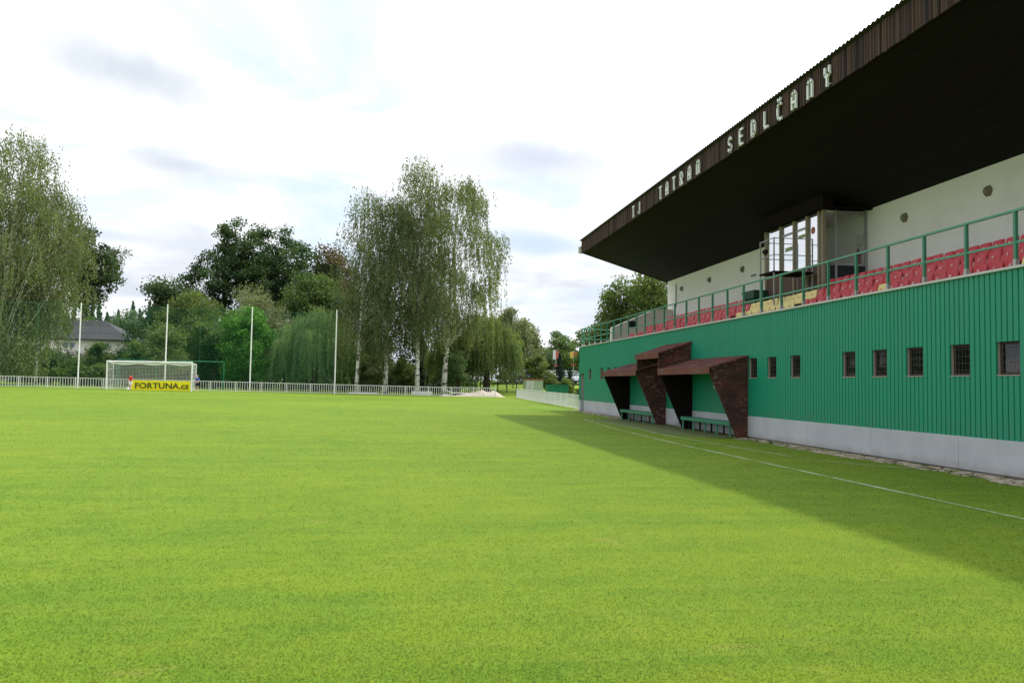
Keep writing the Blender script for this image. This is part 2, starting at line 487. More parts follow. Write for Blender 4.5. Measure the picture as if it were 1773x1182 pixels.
class MB:
    def __init__(s):
        s.v = []
        s.f = []
        s.mi = []

    def add(s, vs, fs, mi=0):
        b = len(s.v)
        s.v += [tuple(q) for q in vs]
        s.f += [[b + i for i in f] for f in fs]
        s.mi += [mi] * len(fs)
        return s

    def box(s, x0, x1, y0, y1, z0, z1, mi=0):
        vs = [(x, y, z) for z in (z0, z1) for y in (y0, y1) for x in (x0, x1)]
        return s.add(vs, [(0, 2, 3, 1), (4, 5, 7, 6), (0, 1, 5, 4), (2, 6, 7, 3), (0, 4, 6, 2), (1, 3, 7, 5)], mi)

    def prism_y(s, prof, y0, y1, mi=0):
        """profile of (x,z) points pushed along y"""
        n = len(prof)
        vs = [(x, y0, z) for x, z in prof] + [(x, y1, z) for x, z in prof]
        return s.add(vs, [tuple(range(n)), tuple(range(2 * n - 1, n - 1, -1))] +
                     [(i, i + n, (i + 1) % n + n, (i + 1) % n) for i in range(n)], mi)

    def prism_x(s, prof, x0, x1, mi=0):
        n = len(prof)
        vs = [(x0, y, z) for y, z in prof] + [(x1, y, z) for y, z in prof]
        return s.add(vs, [tuple(range(n - 1, -1, -1)), tuple(range(n, 2 * n))] +
                     [(i, (i + 1) % n, (i + 1) % n + n, i + n) for i in range(n)], mi)

    def tube(s, pts, rad, n=8, mi=0):
        pts = [Vector(p) for p in pts]
        if not hasattr(rad, '__len__'):
            rad = [rad] * len(pts)
        vs, fs = [], []
        for i, p in enumerate(pts):
            t = (pts[min(i + 1, len(pts) - 1)] - pts[max(i - 1, 0)]).normalized()
            a = t.orthogonal() if abs(t.z) > .9 else t.cross(Vector((0, 0, 1)))
            a.normalize()
            b = t.cross(a)
            for k in range(n):
                q = 2 * pi * k / n
                vs.append(p + (cos(q) * a + sin(q) * b) * rad[i])
        for i in range(len(pts) - 1):
            for k in range(n):
                fs.append((i * n + k, i * n + (k + 1) % n, (i + 1) * n + (k + 1) % n, (i + 1) * n + k))
        fs.append(tuple(range(n - 1, -1, -1)))
        fs.append(tuple(range((len(pts) - 1) * n, len(pts) * n)))
        return s.add(vs, fs, mi)

    def lathe(s, prof, c, n=16, axis=2, mi=0):
        """profile of (radius, height)"""
        vs, fs = [], []
        for r, h in prof:
            for k in range(n):
                q = 2 * pi * k / n
                p = [r * cos(q), r * sin(q), h]
                if axis == 0:
                    p = [h, p[0], p[1]]
                elif axis == 1:
                    p = [p[1], h, p[0]]
                vs.append((p[0] + c[0], p[1] + c[1], p[2] + c[2]))
        m_ = len(prof)
        for i in range(m_ - 1):
            for k in range(n):
                fs.append((i * n + k, i * n + (k + 1) % n, (i + 1) * n + (k + 1) % n, (i + 1) * n + k))
        fs.append(tuple(range(n - 1, -1, -1)))
        fs.append(tuple(range((m_ - 1) * n, m_ * n)))
        return s.add(vs, fs, mi)

    def build(s, name, mats, parent=None, smooth=False, bevel=0.0):
        o0 = ORG.get(parent.name, Vector((0, 0, 0))) if parent else Vector((0, 0, 0))
        me = bpy.data.meshes.new(name)
        me.from_pydata([(x - o0.x, y - o0.y, z - o0.z) for x, y, z in s.v], [], s.f)
        if isinstance(mats, str):
            mats = [mats]
        for q in mats:
            me.materials.append(MATS[q])
        if len(mats) > 1:
            me.polygons.foreach_set('material_index', s.mi)
        if smooth:
            me.polygons.foreach_set('use_smooth', [True] * len(me.polygons))
        me.update()
        ob = bpy.data.objects.new(name, me)
        C.objects.link(ob)
        if parent:
            ob.parent = parent
        ORG[ob.name] = o0
        if bevel:
            b = ob.modifiers.new('bevel', 'BEVEL')
            b.width = bevel
            b.segments = 2
            b.limit_method = 'ANGLE'
        return ob


def tag(o, label=None, cat=None, group=None, kind=None):
    for k, v in (('label', label), ('category', cat), ('group', group), ('kind', kind)):
        if v:
            o[k] = v
    return o


def thing(name, loc, label, cat, group=None):
    o = bpy.data.objects.new(name, None)
    o.empty_display_size = .3
    o.location = loc
    C.objects.link(o)
    ORG[o.name] = Vector(loc)
    return tag(o, label, cat, group)


def copy_tree(o, parent=None):
    c = o.copy()
    C.objects.link(c)
    c.parent = parent
    ORG[c.name] = ORG.get(o.name, Vector((0, 0, 0)))
    for ch in list(o.children):
        copy_tree(ch, c)
    return c


FONT = {}


def text_verts(txt, size, depth=0.0, bold=0.0):
    """outline lettering as a mesh, in its own x/y plane"""
    cu_ = bpy.data.curves.new('lettering', 'FONT')
    cu_.body = txt
    cu_.size = size
    cu_.offset = bold
    cu_.extrude = depth
    cu_.align_x = 'CENTER'
    cu_.resolution_u = 3
    ob = bpy.data.objects.new('lettering', cu_)
    me = ob.to_mesh()
    vs = [tuple(v.co) for v in me.vertices]
    fs = [tuple(p.vertices) for p in me.polygons]
    ob.to_mesh_clear()
    bpy.data.objects.remove(ob)
    bpy.data.curves.remove(cu_)
    return vs, fs


# ------------------------------------------------------------------ ground
def axis_vals(*segs):
    r = []
    for a, b, st in segs:
        r += list(np.arange(a, b, st))
    r.append(segs[-1][1])
    return r


xs = axis_vals((-3000, -400, 650), (-400, -80, 40), (-80, 40, 2.5), (40, 400, 40), (400, 3000, 650))
ys = axis_vals((-400, -20, 95), (-20, 140, 2.5), (140, 400, 20), (400, 3400, 600))
X, Y = np.meshgrid(xs, ys)
Z = zg(X, Y)
b = MB()
b.v = list(zip(X.ravel().tolist(), Y.ravel().tolist(), Z.ravel().tolist()))
nx = len(xs)
b.f = [(j * nx + i, j * nx + i + 1, (j + 1) * nx + i + 1, (j + 1) * nx + i) for j in range(len(ys) - 1) for i in range(nx - 1)]
b.mi = [0] * len(b.f)
g = b.build('grass_ground', 'turf', smooth=True)
tag(g, 'bright green mown football pitch running to the far fence', 'pitch', kind='structure')


def ribbon(name, pts, wid, mat, dz, label, cat, jit=0.0, seed=0, step=.4):
    rnd = random.Random(seed)
    b = MB()
    P = []
    for i in range(len(pts) - 1):
        a, c = Vector(pts[i]), Vector(pts[i + 1])
        n = max(1, int((c - a).length / step))
        for k in range(n):
            P.append(a.lerp(c, k / n))
    P.append(Vector(pts[-1]))
    vs = []
    for i, p in enumerate(P):
        t = (P[min(i + 1, len(P) - 1)] - P[max(i - 1, 0)]).normalized()
        nrm = Vector((t.y, -t.x))
        for s_ in (-1, 1):
            q = p + nrm * s_ * (wid / 2 + rnd.uniform(-jit, jit))
            vs.append((q.x, q.y, zf(q.x, q.y) + dz))
    b.add(vs, [(2 * i, 2 * i + 1, 2 * i + 3, 2 * i + 2) for i in range(len(P) - 1)])
    return tag(b.build(name, mat), label, cat, kind='structure')


L1 = [(7.95, 3.0), (7.95, 16.0), (7.96, 21.0), (8.08, 25.0), (8.30, 30.0), (8.70, 34.5), (9.0, 38.0)]
L2 = [(9.33, 37.6), (9.32, 33), (9.2, 30), (9.02, 27), (9.02, 25), (9.2, 20.8), (9.38, 18.2), (9.7, 17.0), (10.1, 16.2), (10.6, 15.6)]
ribbon('touchline', L1, .085, 'chalk_line', .006, 'worn white touchline on the shaded grass along the stand', 'pitch line', .008, 1)
ribbon('technical_area_line', L2, .075, 'chalk_line', .006, 'faint white line curving in front of the dugouts', 'pitch line', .008, 2)

# dirt strip with broken paving by the plinth, and worn turf at the dugouts


def edge_strip(name, y0, y1, fx, mat, dz, label, seed):
    rnd = random.Random(seed)
    b = MB()
    vs = []
    y = y0
    n = 0
    while y <= y1:
        x = fx(y) + rnd.uniform(-.07, .07)
        vs += [(x, y, zf(x, y) + dz), ((x + 11.6) / 2, y, zf(11, y) + dz + .012), (11.6, y, zf(11.6, y) + dz + .02)]
        y += .12
        n += 1
    fs = []
    for i in range(n - 1):
        for k in range(2):
            fs.append((3 * i + k, 3 * i + k + 1, 3 * i + k + 4, 3 * i + k + 3))
    b.add(vs, fs)
    return tag(b.build(name, mat, smooth=True), label, 'path', kind='structure')


edge_strip('dirt_path', -14, 25.0, lambda y: 10.70 + .10 * sin(y * .9) + .05 * sin(y * 2.3) + .05 * sin(y * 5.1), 'dirt_strip', .005,
           'strip of dirt and broken paving along the foot of the stand', 3)
edge_strip('dirt_path', 38.2, 49.2, lambda y: 10.8 + .10 * sin(y * 1.1), 'dirt_strip', .005,
           'strip of dirt at the far foot of the stand beyond the dugouts', 4)
edge_strip('worn_grass', 24.8, 38.4, lambda y: 9.75 + .12 * sin(y * 1.3) - .5 * sst((y - 25) / 1.5) + .35 * sst((y - 36) / 2), 'worn_turf', .004,
           'trampled dull green turf in front of the dugouts', 5)

# real grass blades for the near half of the pitch
rng = np.random.default_rng(11)
nb = 460000
az = YAW + np.radians(rng.uniform(-34.5, 35.5, nb))
rr = 4.2 * (70 / 4.2) ** (rng.random(nb) ** 1.35)
bx = rr * np.sin(az)
by = rr * np.cos(az)
keep = (bx < 10.66 + .15 * np.sin(by * .9)) & ~((bx > 9.6) & (by > 24.8))
keep &= ~((np.abs(bx - 7.95) < .06) & (rng.random(nb) < .85))
bx, by, rr = bx[keep], by[keep], rr[keep]
nb = len(bx)
sc_ = (rr / 5) ** .75
hh = rng.uniform(.005, .012, nb) * (rr / 5) ** .15
ww = .0024 * sc_ * rng.uniform(.7, 1.3, nb)
a = rng.uniform(0, 2 * pi, nb)
ln_ = rng.uniform(1.0, 2.6, nb) * hh
la = rng.uniform(0, 2 * pi, nb)
lx = ln_ * np.cos(la)
ly = ln_ * np.sin(la)
a = la + pi / 2 + rng.normal(0, .3, nb)
z0 = zg(bx, by)
V = np.empty((nb, 3, 3), np.float32)
V[:, 0] = np.stack([bx - ww * np.cos(a), by - ww * np.sin(a), z0 - .002], 1)
V[:, 1] = np.stack([bx + ww * np.cos(a), by + ww * np.sin(a), z0 - .002], 1)
V[:, 2] = np.stack([bx + lx, by + ly, z0 + hh], 1)


def fast_mesh(name, V, k, tint, mat, parent=None, smooth=False):
    """V: (n,k,3) faces with k corners each"""
    n = V.shape[0]
    me = bpy.data.meshes.new(name)
    me.vertices.add(n * k)
    me.vertices.foreach_set('co', V.reshape(-1).astype(np.float32))
    me.loops.add(n * k)
    me.loops.foreach_set('vertex_index', np.arange(n * k, dtype=np.int32))
    me.polygons.add(n)
    me.polygons.foreach_set('loop_start', np.arange(0, n * k, k, dtype=np.int32))
    me.polygons.foreach_set('loop_total', np.full(n, k, np.int32))
    me.materials.append(MATS[mat])
    at_ = me.attributes.new('tint', 'FLOAT', 'FACE')
    at_.data.foreach_set('value', np.clip(tint, 0, 1).astype(np.float32))
    me.update()
    me.validate()
    ob = bpy.data.objects.new(name, me)
    C.objects.link(ob)
    if parent:
        ob.parent = parent
        ORG[ob.name] = ORG[parent.name]
    return ob


# weeds and longer tufts along the foot of the plinth
wy = []
for q in range(260):
    c_ = rng.uniform(6, 48)
    if 24.7 < c_ < 38.3:
        continue
    xx_ = rng.choice([11.22, 10.98, 10.82], p=[.4, .2, .4]) + rng.normal(0, .03)
    m_ = 14
    x_ = xx_ + rng.normal(0, .035, m_)
    y_ = c_ + rng.normal(0, .07, m_)
    h_ = rng.uniform(.02, .085, m_)
    a_ = rng.uniform(0, 2 * pi, m_)
    z_ = zg(x_, y_)
    w2 = .006
    T_ = np.empty((m_, 3, 3), np.float32)
    T_[:, 0] = np.stack([x_ - w2 * np.cos(a_), y_ - w2 * np.sin(a_), z_], 1)
    T_[:, 1] = np.stack([x_ + w2 * np.cos(a_), y_ + w2 * np.sin(a_), z_], 1)
    T_[:, 2] = np.stack([x_ + rng.normal(0, .5, m_) * h_, y_ + rng.normal(0, .5, m_) * h_, z_ + h_], 1)
    wy.append(T_)
V = np.concatenate([V] + wy)
nb = len(V)
o = fast_mesh('grass', V, 3, rng.random(nb), 'grass_blade')
tag(o, 'short mown grass blades covering the near pitch', 'grass', kind='stuff')

# ------------------------------------------------------------------ grandstand
ST = thing('grandstand', (11.3, 18, 0), 'long grandstand with green ribbed wall, white rear wall and dark brown cantilever roof', 'grandstand')
WX, Y0, Y1, ZB, ZT = 11.3, -14.5, 48.8, .70, 3.85
PER = .145
wins = [12.35 - 1.37, 12.35, 13.72, 15.09, 16.46, 17.84, 19.20, 21.93, 23.35, 24.72, 40.8, 42.1, 43.55, 46.15]
WB, WT = 1.91, 2.53
wr = []
for c in wins:
    k0 = round((c - .29 - Y0) / PER)
    nper = 4 if c > 13 else 5
    wr.append((Y0 + k0 * PER, Y0 + (k0 + nper) * PER))
door_y = (47.5, 48.4)
cl = MB()
y = Y0
k = 0
while y < Y1 - .05:
    mid = y + PER / 2
    spans = [(ZB, ZT)]
    for a_, b_ in wr:
        if a_ < mid < b_:
            spans = [(ZB, WB), (WT, ZT)]
    if door_y[0] < mid < door_y[1]:
        spans = [(2.28, ZT)]
    if 30.3 < mid < 31.6:
        spans = [(2.15, ZT)]
    for z0_, z1_ in spans:
        g0 = y + .032
        e = y + PER
        xo, xi = WX, WX + .028
        # groove then face, folded like sheet steel
        cl.add([(xo, y, z0_), (xi, y + .007, z0_), (xi, g0 - .007, z0_), (xo, g0, z0_), (xo, e, z0_),
                (xo, y, z1_), (xi, y + .007, z1_), (xi, g0 - .007, z1_), (xo, g0, z1_), (xo, e, z1_)],
               [(1, 0, 5, 6), (3, 2, 7, 8), (4, 3, 8, 9)], 0)
        cl.add([(xi, y + .007, z0_), (xi, g0 - .007, z0_), (xi, y + .007, z1_), (xi, g0 - .007, z1_)], [(1, 0, 2, 3)], 1)
    y += PER
cl.box(WX, 16.2, Y1 + .003, Y1 + .06, ZB, ZT)
cl.build('cladding', ['green_cladding', 'green_groove_shade'], ST)
edges = [Y0] + [q for q in np.arange(Y0 + 2.2, Y1, 3.05)] + [30.3, 31.6, door_y[0], door_y[1], Y1 + .05]
edges = sorted(edges)
for a_, b_ in zip(edges[:-1], edges[1:]):
    if (a_, b_) == (30.3, 31.6) or abs(a_ - door_y[0]) < .001 or b_ - a_ < .1 or 30.3 <= a_ < 31.6:
        continue
    MB().box(WX - .012, WX + .25, a_ + .004, b_ - .004, .055, ZB).build('plinth_panel', 'plinth_grey', ST, bevel=.004)
MB().box(WX + .25, 16.2, Y1 - .1, Y1 + .05, .0, ZB - .004).build('plinth_panel', 'plinth_grey', ST)
ft = MB()
ft.box(WX + .05, WX + .3, Y0, Y1, -.2, .052)
ft.build('footing', 'concrete', ST)
# wall core behind the cladding so that nothing shows through
cr_ = MB()
ysp = sorted(wr + [door_y, (30.3, 31.6)])
yy = Y0
for a_, b_ in ysp:
    cr_.box(WX + .035, WX + .30, yy, a_ - .02, ZB, 3.80)
    yy = b_ + .02
cr_.box(WX + .035, WX + .30, yy, Y1 - .01, ZB, 3.80)
for a_, b_ in wr:
    cr_.box(WX + .035, WX + .30, a_ - .02, b_ + .02, ZB, WB - .02)
    cr_.box(WX + .035, WX + .30, a_ - .02, b_ + .02, WT + .02, 3.80)
cr_.box(WX + .035, WX + .30, door_y[0] - .02, door_y[1] + .02, 2.30, 3.80)
cr_.box(WX + .035, WX + .30, 30.28, 31.62, 2.17, 3.80)
cr_.build('wall_core', 'concrete', ST)
rm = MB()
rm.box(WX + 1.3, WX + 1.35, Y0, Y1 - .2, .1, 3.3)
rm.box(WX + .31, WX + 1.3, Y0, Y1 - .2, .02, .08)
rm.build('inner_wall', 'dark_boards', ST)

rndw = random.Random(5)
for i, (a_, b_) in enumerate(wr):
    fm = MB()
    x0, x1 = WX + .075, WX + .12
    for q in ((a_, a_ + .055, WB, WT), (b_ - .055, b_, WB, WT), (a_ + .055, b_ - .055, WT - .05, WT), (a_ + .055, b_ - .055, WB, WB + .05),
              ):
        fm.box(x0, x1, *q)
    W = fm.build('window', 'frame_brown', ST)
    rv = MB()
    rv.box(WX + .03, x0 - .002, b_, b_ + .018, WB, WT)
    rv.box(WX + .03, x0 - .002, a_ - .018, a_, WB, WT)
    rv.box(WX - .012, x0 - .002, a_, b_, WB - .018, WB)
    rv.build('sill', 'sill_pale', W)
    gm = MB()
    gm.box(x1 - .028, x1 - .022, a_ + .05, b_ - .05, WB + .04, WT - .04)
    gm.build('pane', 'window_glass', W)
    gr = MB()
    for q in np.linspace(a_ + .09, b_ - .09, 5):
        gr.tube([(WX + .05, q, WB), (WX + .05, q, WT)], .003, 5)
    for q in np.linspace(WB + .1, WT - .1, 4):
        gr.tube([(WX + .05, a_, q), (WX + .05, b_, q)], .003, 5)
    gr.build('grille', 'grille_dark', W)
    ct = MB()
    cw = .36 if i < 6 else .15
    pp = [(b_ - cw * .5 + 0, 0)]
    n = 9
    vs = []
    for q in range(n):
        yy = a_ + .02 + cw * q / (n - 1)
        vs += [(WX + .30 + .02 * (q % 2), yy, WB - .1), (WX + .30 + .02 * (q % 2), yy, WT + .05)]
    ct.add(vs, [(2 * q, 2 * q + 2, 2 * q + 3, 2 * q + 1) for q in range(n - 1)])
    ct.build('curtain', 'curtain_ochre', W)

# doors
dm = MB()
dm.box(WX + .20, WX + .25, door_y[0], door_y[1], .06, 2.28)
D = dm.build('door', 'green_paint', ST)
MB().box(WX + .17, WX + .20, door_y[0] + .08, door_y[0] + .12, 1.05, 1.2).build('handle', 'galv_steel', D)
dm = MB()
dm.box(WX + .06, WX + .11, 30.45, 31.45, .06, 2.15)
D = dm.build('door', 'box_white', ST)
D['label'] = 'white door under the raised brown canopy'
MB().box(WX + .035, WX + .06, 30.52, 30.56, 1.0, 1.15).build('handle', 'galv_steel', D)
fm = MB()
fm.box(WX + .0, WX + .12, 30.31, 30.45, .06, 2.15)
fm.box(WX + .0, WX + .12, 31.45, 31.59, .06, 2.15)
fm.build('frame', 'plinth_grey', D)

# coping and terrace
MB().box(WX - .05, WX + .34, Y0, Y1 + .08, 3.853, 3.905).build('coping', 'coping', ST, bevel=.008)
te = MB()
te.box(WX + .34, 12.25, Y0, 43.5, 3.30, 3.48)
te.box(12.25, 13.10, Y0, 43.5, 3.30, 3.90)
te.box(13.10, 15.28, Y0, 43.5, 3.30, 4.32)
te.box(WX + .34, 16.15, 43.75, Y1, 3.3, 3.80)
te.build('terrace', 'concrete', ST)
# end wall of the seating with sloping white coping and a dark hatch
ew = MB()
ew.prism_x([(43.5, 0), (43.5, 0), (43.7, 0), (43.7, 0)], 0, 0)
ew = MB()
YA, YB = 43.5, 43.72
vs = [(11.9, YA, 3.8), (15.25, YA, 3.8), (15.25, YA, 5.82), (14.45, YA, 5.82), (11.9, YA, 4.66)]
vs += [(x, YB, z) for x, _, z in vs]
ew.add(vs, [(0, 1, 2, 3, 4), (9, 8, 7, 6, 5), (0, 5, 6, 1), (1, 6, 7, 2), (2, 7, 8, 3), (3, 8, 9, 4), (4, 9, 5, 0)])
E_ = ew.build('end_wall', 'end_wall_pale', ST)
cp = MB()
cp.add([(11.85, YA - .04, 4.665), (14.45, YA - .04, 5.825), (14.45, YA - .04, 5.875), (11.82, YA - .04, 4.72),
        (11.85, YB + .04, 4.665), (14.45, YB + .04, 5.825), (14.45, YB + .04, 5.875), (11.82, YB + .04, 4.72)],
       [(0, 1, 2, 3), (7, 6, 5, 4), (0, 4, 5, 1), (1, 5, 6, 2), (2, 6, 7, 3), (3, 7, 4, 0)])
cp.box(11.83, 11.897, YA - .02, YB + .02, 3.91, 4.66)
cp.build('coping', 'white_paint', E_)
MB().box(12.75, 13.25, YA - .03, YA - .003, 4.78, 5.12).build('hatch', 'black', E_)
# rear wall
rw = MB()
rw.box(15.3, 15.6, Y0, 44.4, 3.0, 7.62)
rw.box(15.3, 15.6, 44.4, Y1, 0.1, 3.79)
rw.build('rear_wall', 'render_white', ST)
MB().box(15.26, 15.297, 42.9, 43.05, 5.9, 7.15).build('downpipe', 'galv_steel', ST)
# roof
RX, RE = 10.35, 44.5
ro = MB()
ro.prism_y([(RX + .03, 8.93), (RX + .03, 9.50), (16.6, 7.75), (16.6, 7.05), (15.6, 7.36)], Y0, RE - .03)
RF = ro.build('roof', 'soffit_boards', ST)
fa = MB()
fa.add([(RX, Y0, 8.86), (RX, RE, 8.86), (RX, RE, 9.56), (RX, Y0, 9.56), (RX + .03, Y0, 8.86), (RX + .03, RE, 8.86), (RX + .03, RE, 9.56), (RX + .03, Y0, 9.56)],
       [(0, 3, 2, 1), (4, 5, 6, 7), (0, 1, 5, 4), (3, 7, 6, 2), (1, 2, 6, 5), (0, 4, 7, 3)])
fa.add([(RX + .03, RE - .03, 8.88), (16.6, RE - .03, 7.0), (16.6, RE - .03, 7.78), (RX + .03, RE - .03, 9.55),
        (RX + .03, RE, 8.88), (16.6, RE, 7.0), (16.6, RE, 7.78), (RX + .03, RE, 9.55)],
       [(0, 1, 2, 3), (7, 6, 5, 4), (0, 4, 5, 1), (2, 6, 7, 3), (1, 5, 6, 2)])
# thicker boards stand proud here and there
fb = fa
rb = random.Random(3)
y = Y0
while y < RE - .2:
    if rb.random() < .55:
        fb.box(RX - .008 - rb.random() * .012, RX - .001, y + .006, y + .109, 8.86 - rb.random() * .035, 9.54)
    y += .115
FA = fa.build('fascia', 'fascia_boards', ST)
# corrugated sheet on top
cs = MB()
vs, fs = [], []
yy = np.arange(Y0, RE + .1, .17 / 4)
for i, q in enumerate(yy):
    h = (.0, .022, .045, .022)[i % 4]
    vs += [(RX - .10, q, 9.585 + h), (16.7, q, 7.82 + h), (RX - .10, q, 9.572 + h), (16.7, q, 7.81 + h)]
for i in range(len(yy) - 1):
    k = 4 * i
    fs += [(k, k + 1, k + 5, k + 4), (k + 2, k + 6, k + 7, k + 3), (k, k + 4, k + 6, k + 2)]
cs.add(vs, fs)
cs.build('sheet', 'sheet_roof', RF)

# fascia lettering, drawn as strokes in a 0.26 x 0.47 box (u to the right seen from the pitch)
SW, LH, LW = .062, .45, .205


def glyph(ch):
    t, w2 = LH, LW
    r = .09
    A = {
        'T': [[(0, t), (w2, t)], [(w2 / 2, t), (w2 / 2, 0)]],
        'J': [[(w2 * .75, t), (w2 * .75, .08), (w2 * .5, 0), (w2 * .15, 0), (0, .07)]],
        'A': [[(0, 0), (0, t - r), (r, t), (w2 - r, t), (w2, t - r), (w2, 0)], [(0, t * .36), (w2, t * .36)]],
        'R': [[(0, 0), (0, t), (w2 - r, t), (w2, t - r), (w2, t * .55), (w2 - r * .7, t * .45), (0, t * .45)], [(w2 * .55, t * .45), (w2, 0)]],
        'N': [[(0, 0), (0, t - r), (r, t), (w2 - r, t), (w2, t - r), (w2, 0)]],
        'S': [[(w2, t - .08), (w2 - r, t), (r, t), (0, t - r), (0, t * .62), (w2, t * .38), (w2, r), (w2 - r, 0), (r, 0), (0, .08)]],
        'E': [[(w2, t), (0, t), (0, 0), (w2, 0)], [(0, t * .52), (w2 * .8, t * .52)]],
        'D': [[(0, 0), (0, t), (w2 - r, t), (w2, t - r), (w2, r), (w2 - r, 0), (0, 0)]],
        'L': [[(0, t), (0, 0), (w2, 0)]],
        'C': [[(w2, t - .05), (w2 - r * .6, t - .02), (r, t - .02), (0, t - r), (0, r), (r, 0), (w2, 0)], [(.03, t + .10), (w2 / 2, t + .035), (w2 - .03, t + .10)]],
        'Y': [[(0, t), (0, t * .62), (w2 / 2, t * .45), (w2, t * .62), (w2, t)], [(w2 / 2, t * .45), (w2 / 2, 0)]],
    }
    return A[ch]


def stroke(b, y0, z0, pts, wd, x0, x1, sgn=-1):
    for (a1, b1), (a2, b2) in zip(pts[:-1], pts[1:]):
        p, q = Vector((a1, b1)), Vector((a2, b2))
        t = (q - p).normalized()
        p = p - t * wd * .35
        q = q + t * wd * .35
        n = Vector((-t.y, t.x)) * wd / 2
        cs_ = [p + n, q + n, q - n, p - n]
        vs = [(x0, y0 + sgn * c.x, z0 + c.y) for c in cs_] + [(x1, y0 + sgn * c.x, z0 + c.y) for c in cs_]
        b.add(vs, [(0, 1, 2, 3), (7, 6, 5, 4), (0, 4, 5, 1), (1, 5, 6, 2), (2, 6, 7, 3), (3, 7, 4, 0)])


for ch, yc in [('T', 34.4), ('J', 33.56), ('T', 30.77), ('A', 30.0), ('T', 29.22), ('R', 28.43), ('A', 27.62), ('N', 26.8),
               ('S', 24.1), ('E', 23.27), ('D', 22.43), ('L', 21.6), ('C', 20.8), ('A', 19.98), ('N', 19.15), ('Y', 18.32)]:
    b = MB()
    for i, g_ in enumerate(glyph(ch)):
        stroke(b, yc + LW / 2, 8.90 - (.03 if ch == 'C' else 0), g_, SW, RX - .085 - .003 * i, RX - .035)
    for u in (.04, LW - .04):
        b.box(RX - .04, RX - .005, yc + LW / 2 - u - .01, yc + LW / 2 - u + .01, 8.93, 8.95)
    b.build('letter', 'letter_white', FA)

# front railing, turned round the far end
RLx = 11.42
rl = MB()
rl.box(RLx - .028, RLx + .028, Y0, 48.7, 4.935, 4.985)
rl.box(RLx - .028, RLx + .028, 48.7, 48.75, 4.935, 4.985)
rl.box(RLx + .028, 15.9, 48.68, 48.73, 4.937, 4.983)
RL = rl.build('railing', 'rail_green', ST, bevel=.008)
mr = MB()
mr.box(RLx - .02, RLx + .02, Y0, 48.7, 4.34, 4.385)
mr.box(RLx + .02, 15.9, 48.68, 48.72, 4.342, 4.383)
mr.build('middle_rail', 'rail_green', RL, bevel=.006)
posts = [13.69 + 1.325 * k for k in range(-20, 27)] + [48.66]
for yy in posts:
    if yy < Y0 + .2:
        continue
    b = MB()
    b.box(RLx - .03, RLx + .03, yy - .03, yy + .03, 4.05, 4.933, 0)
    b.box(RLx - .04, RLx + .04, yy - .04, yy + .04, 3.906, 4.05, 1)
    b.build('post', ['green_paint', 'galv_steel'], RL)
for xx in np.arange(12.6, 15.9, 1.1):
    b = MB()
    b.box(xx - .025, xx + .025, 48.68, 48.73, 3.80, 4.935)
    b.build('post', 'green_paint', RL)

# ------------------------------------------------------------------ seats
def seat_proto(mat):
    t = thing('stadium_seat', (0, 0, 0), 'seat', 'seat')
    # back shell, leaning, slightly curved across, with a hand slot at the top
    b = MB()
    n, mz = 8, 6
    vs = []
    W2 = .205
    for side in (0, 1):
        for j in range(mz + 1):
            v = j / mz
            for i in range(n + 1):
                u = -1 + 2 * i / n
                wv = W2 * (1 - .10 * v ** 3)
                x = .05 + .09 * v - .035 * (1 - u * u) * -1 + side * .014
                z = .36 + .40 * v - .02 * u * u * v
                vs.append((x - .03, u * wv, z))
    S = (n + 1) * (mz + 1)
    fs = []
    hole = set()
    for j in range(mz):
        for i in range(n):
            if False:
                hole.add((i, j))
                continue
            a = j * (n + 1) + i
            fs.append((a, a + n + 1, a + n + 2, a + 1))
            fs.append((S + a, S + a + 1, S + a + n + 2, S + a + n + 1))

    def wall(a, c):
        fs.append((a, c, S + c, S + a))
    for i in range(n):
        wall(i, i + 1)
        wall(mz * (n + 1) + i + 1, mz * (n + 1) + i)
    for j in range(mz):
        wall((j + 1) * (n + 1), j * (n + 1))
        wall(j * (n + 1) + n, (j + 1) * (n + 1) + n)
    for (i, j) in hole:
        a = j * (n + 1) + i
        wall(a + 1, a)
        wall(a + n + 1, a + n + 2)
        if (i - 1, j) not in hole:
            wall(a, a + n + 1)
        if (i + 1, j) not in hole:
            wall(a + n + 2, a + 1)
    b.add(vs, fs)
    b.build('backrest', mat, t, smooth=False)
    b = MB()
    vs = []
    for side in (0, 1):
        for j in range(5):
            v = j / 4
            for i in range(7):
                u = -1 + i / 3
                x = -.33 + .38 * v
                z = .385 - .03 * (1 - u * u) * (1 - (2 * v - 1) ** 2) - .03 * (1 - v) ** 3 - side * .02 + .0
                vs.append((x, u * .20, z))
    S = 35
    fs = []
    for j in range(4):
        for i in range(6):
            a = j * 7 + i
            fs += [(a, a + 1, a + 8, a + 7), (S + a, S + a + 7, S + a + 8, S + a + 1)]
    for i in range(6):
        fs += [(i, S + i, S + i + 1, i + 1), (28 + i, 29 + i, S + 29 + i, S + 28 + i)]
    for j in range(4):
        a = j * 7
        fs += [(a, a + 7, S + a + 7, S + a), (a + 6, S + a + 6, S + a + 13, a + 13)]
    b.add(vs, fs)
    b.build('seat_pan', mat, t)
    b = MB()
    b.box(-.12, -.08, -.02, .02, 0.0, .345)
    b.box(-.20, .02, -.16, .16, .335, .352)
    b.build('bracket', 'galv_steel', t)
    return t


red0 = seat_proto('seat_red')
yel0 = seat_proto('seat_yellow')
digit_me = {}


def digit_mesh(n, mat):
    if (n, mat) not in digit_me:
        vs, fs = text_verts(str(n), .085, 0.0, .0)
        me = bpy.data.meshes.new('number')
        # glyph x -> -y (read from the pitch), glyph y -> z along the leaning back
        me.from_pydata([(.0, -x, y_) for x, y_, _ in vs], [], [tuple(reversed(f)) for f in fs])
        me.materials.append(MATS[mat])
        digit_me[(n, mat)] = me
    return digit_me[(n, mat)]


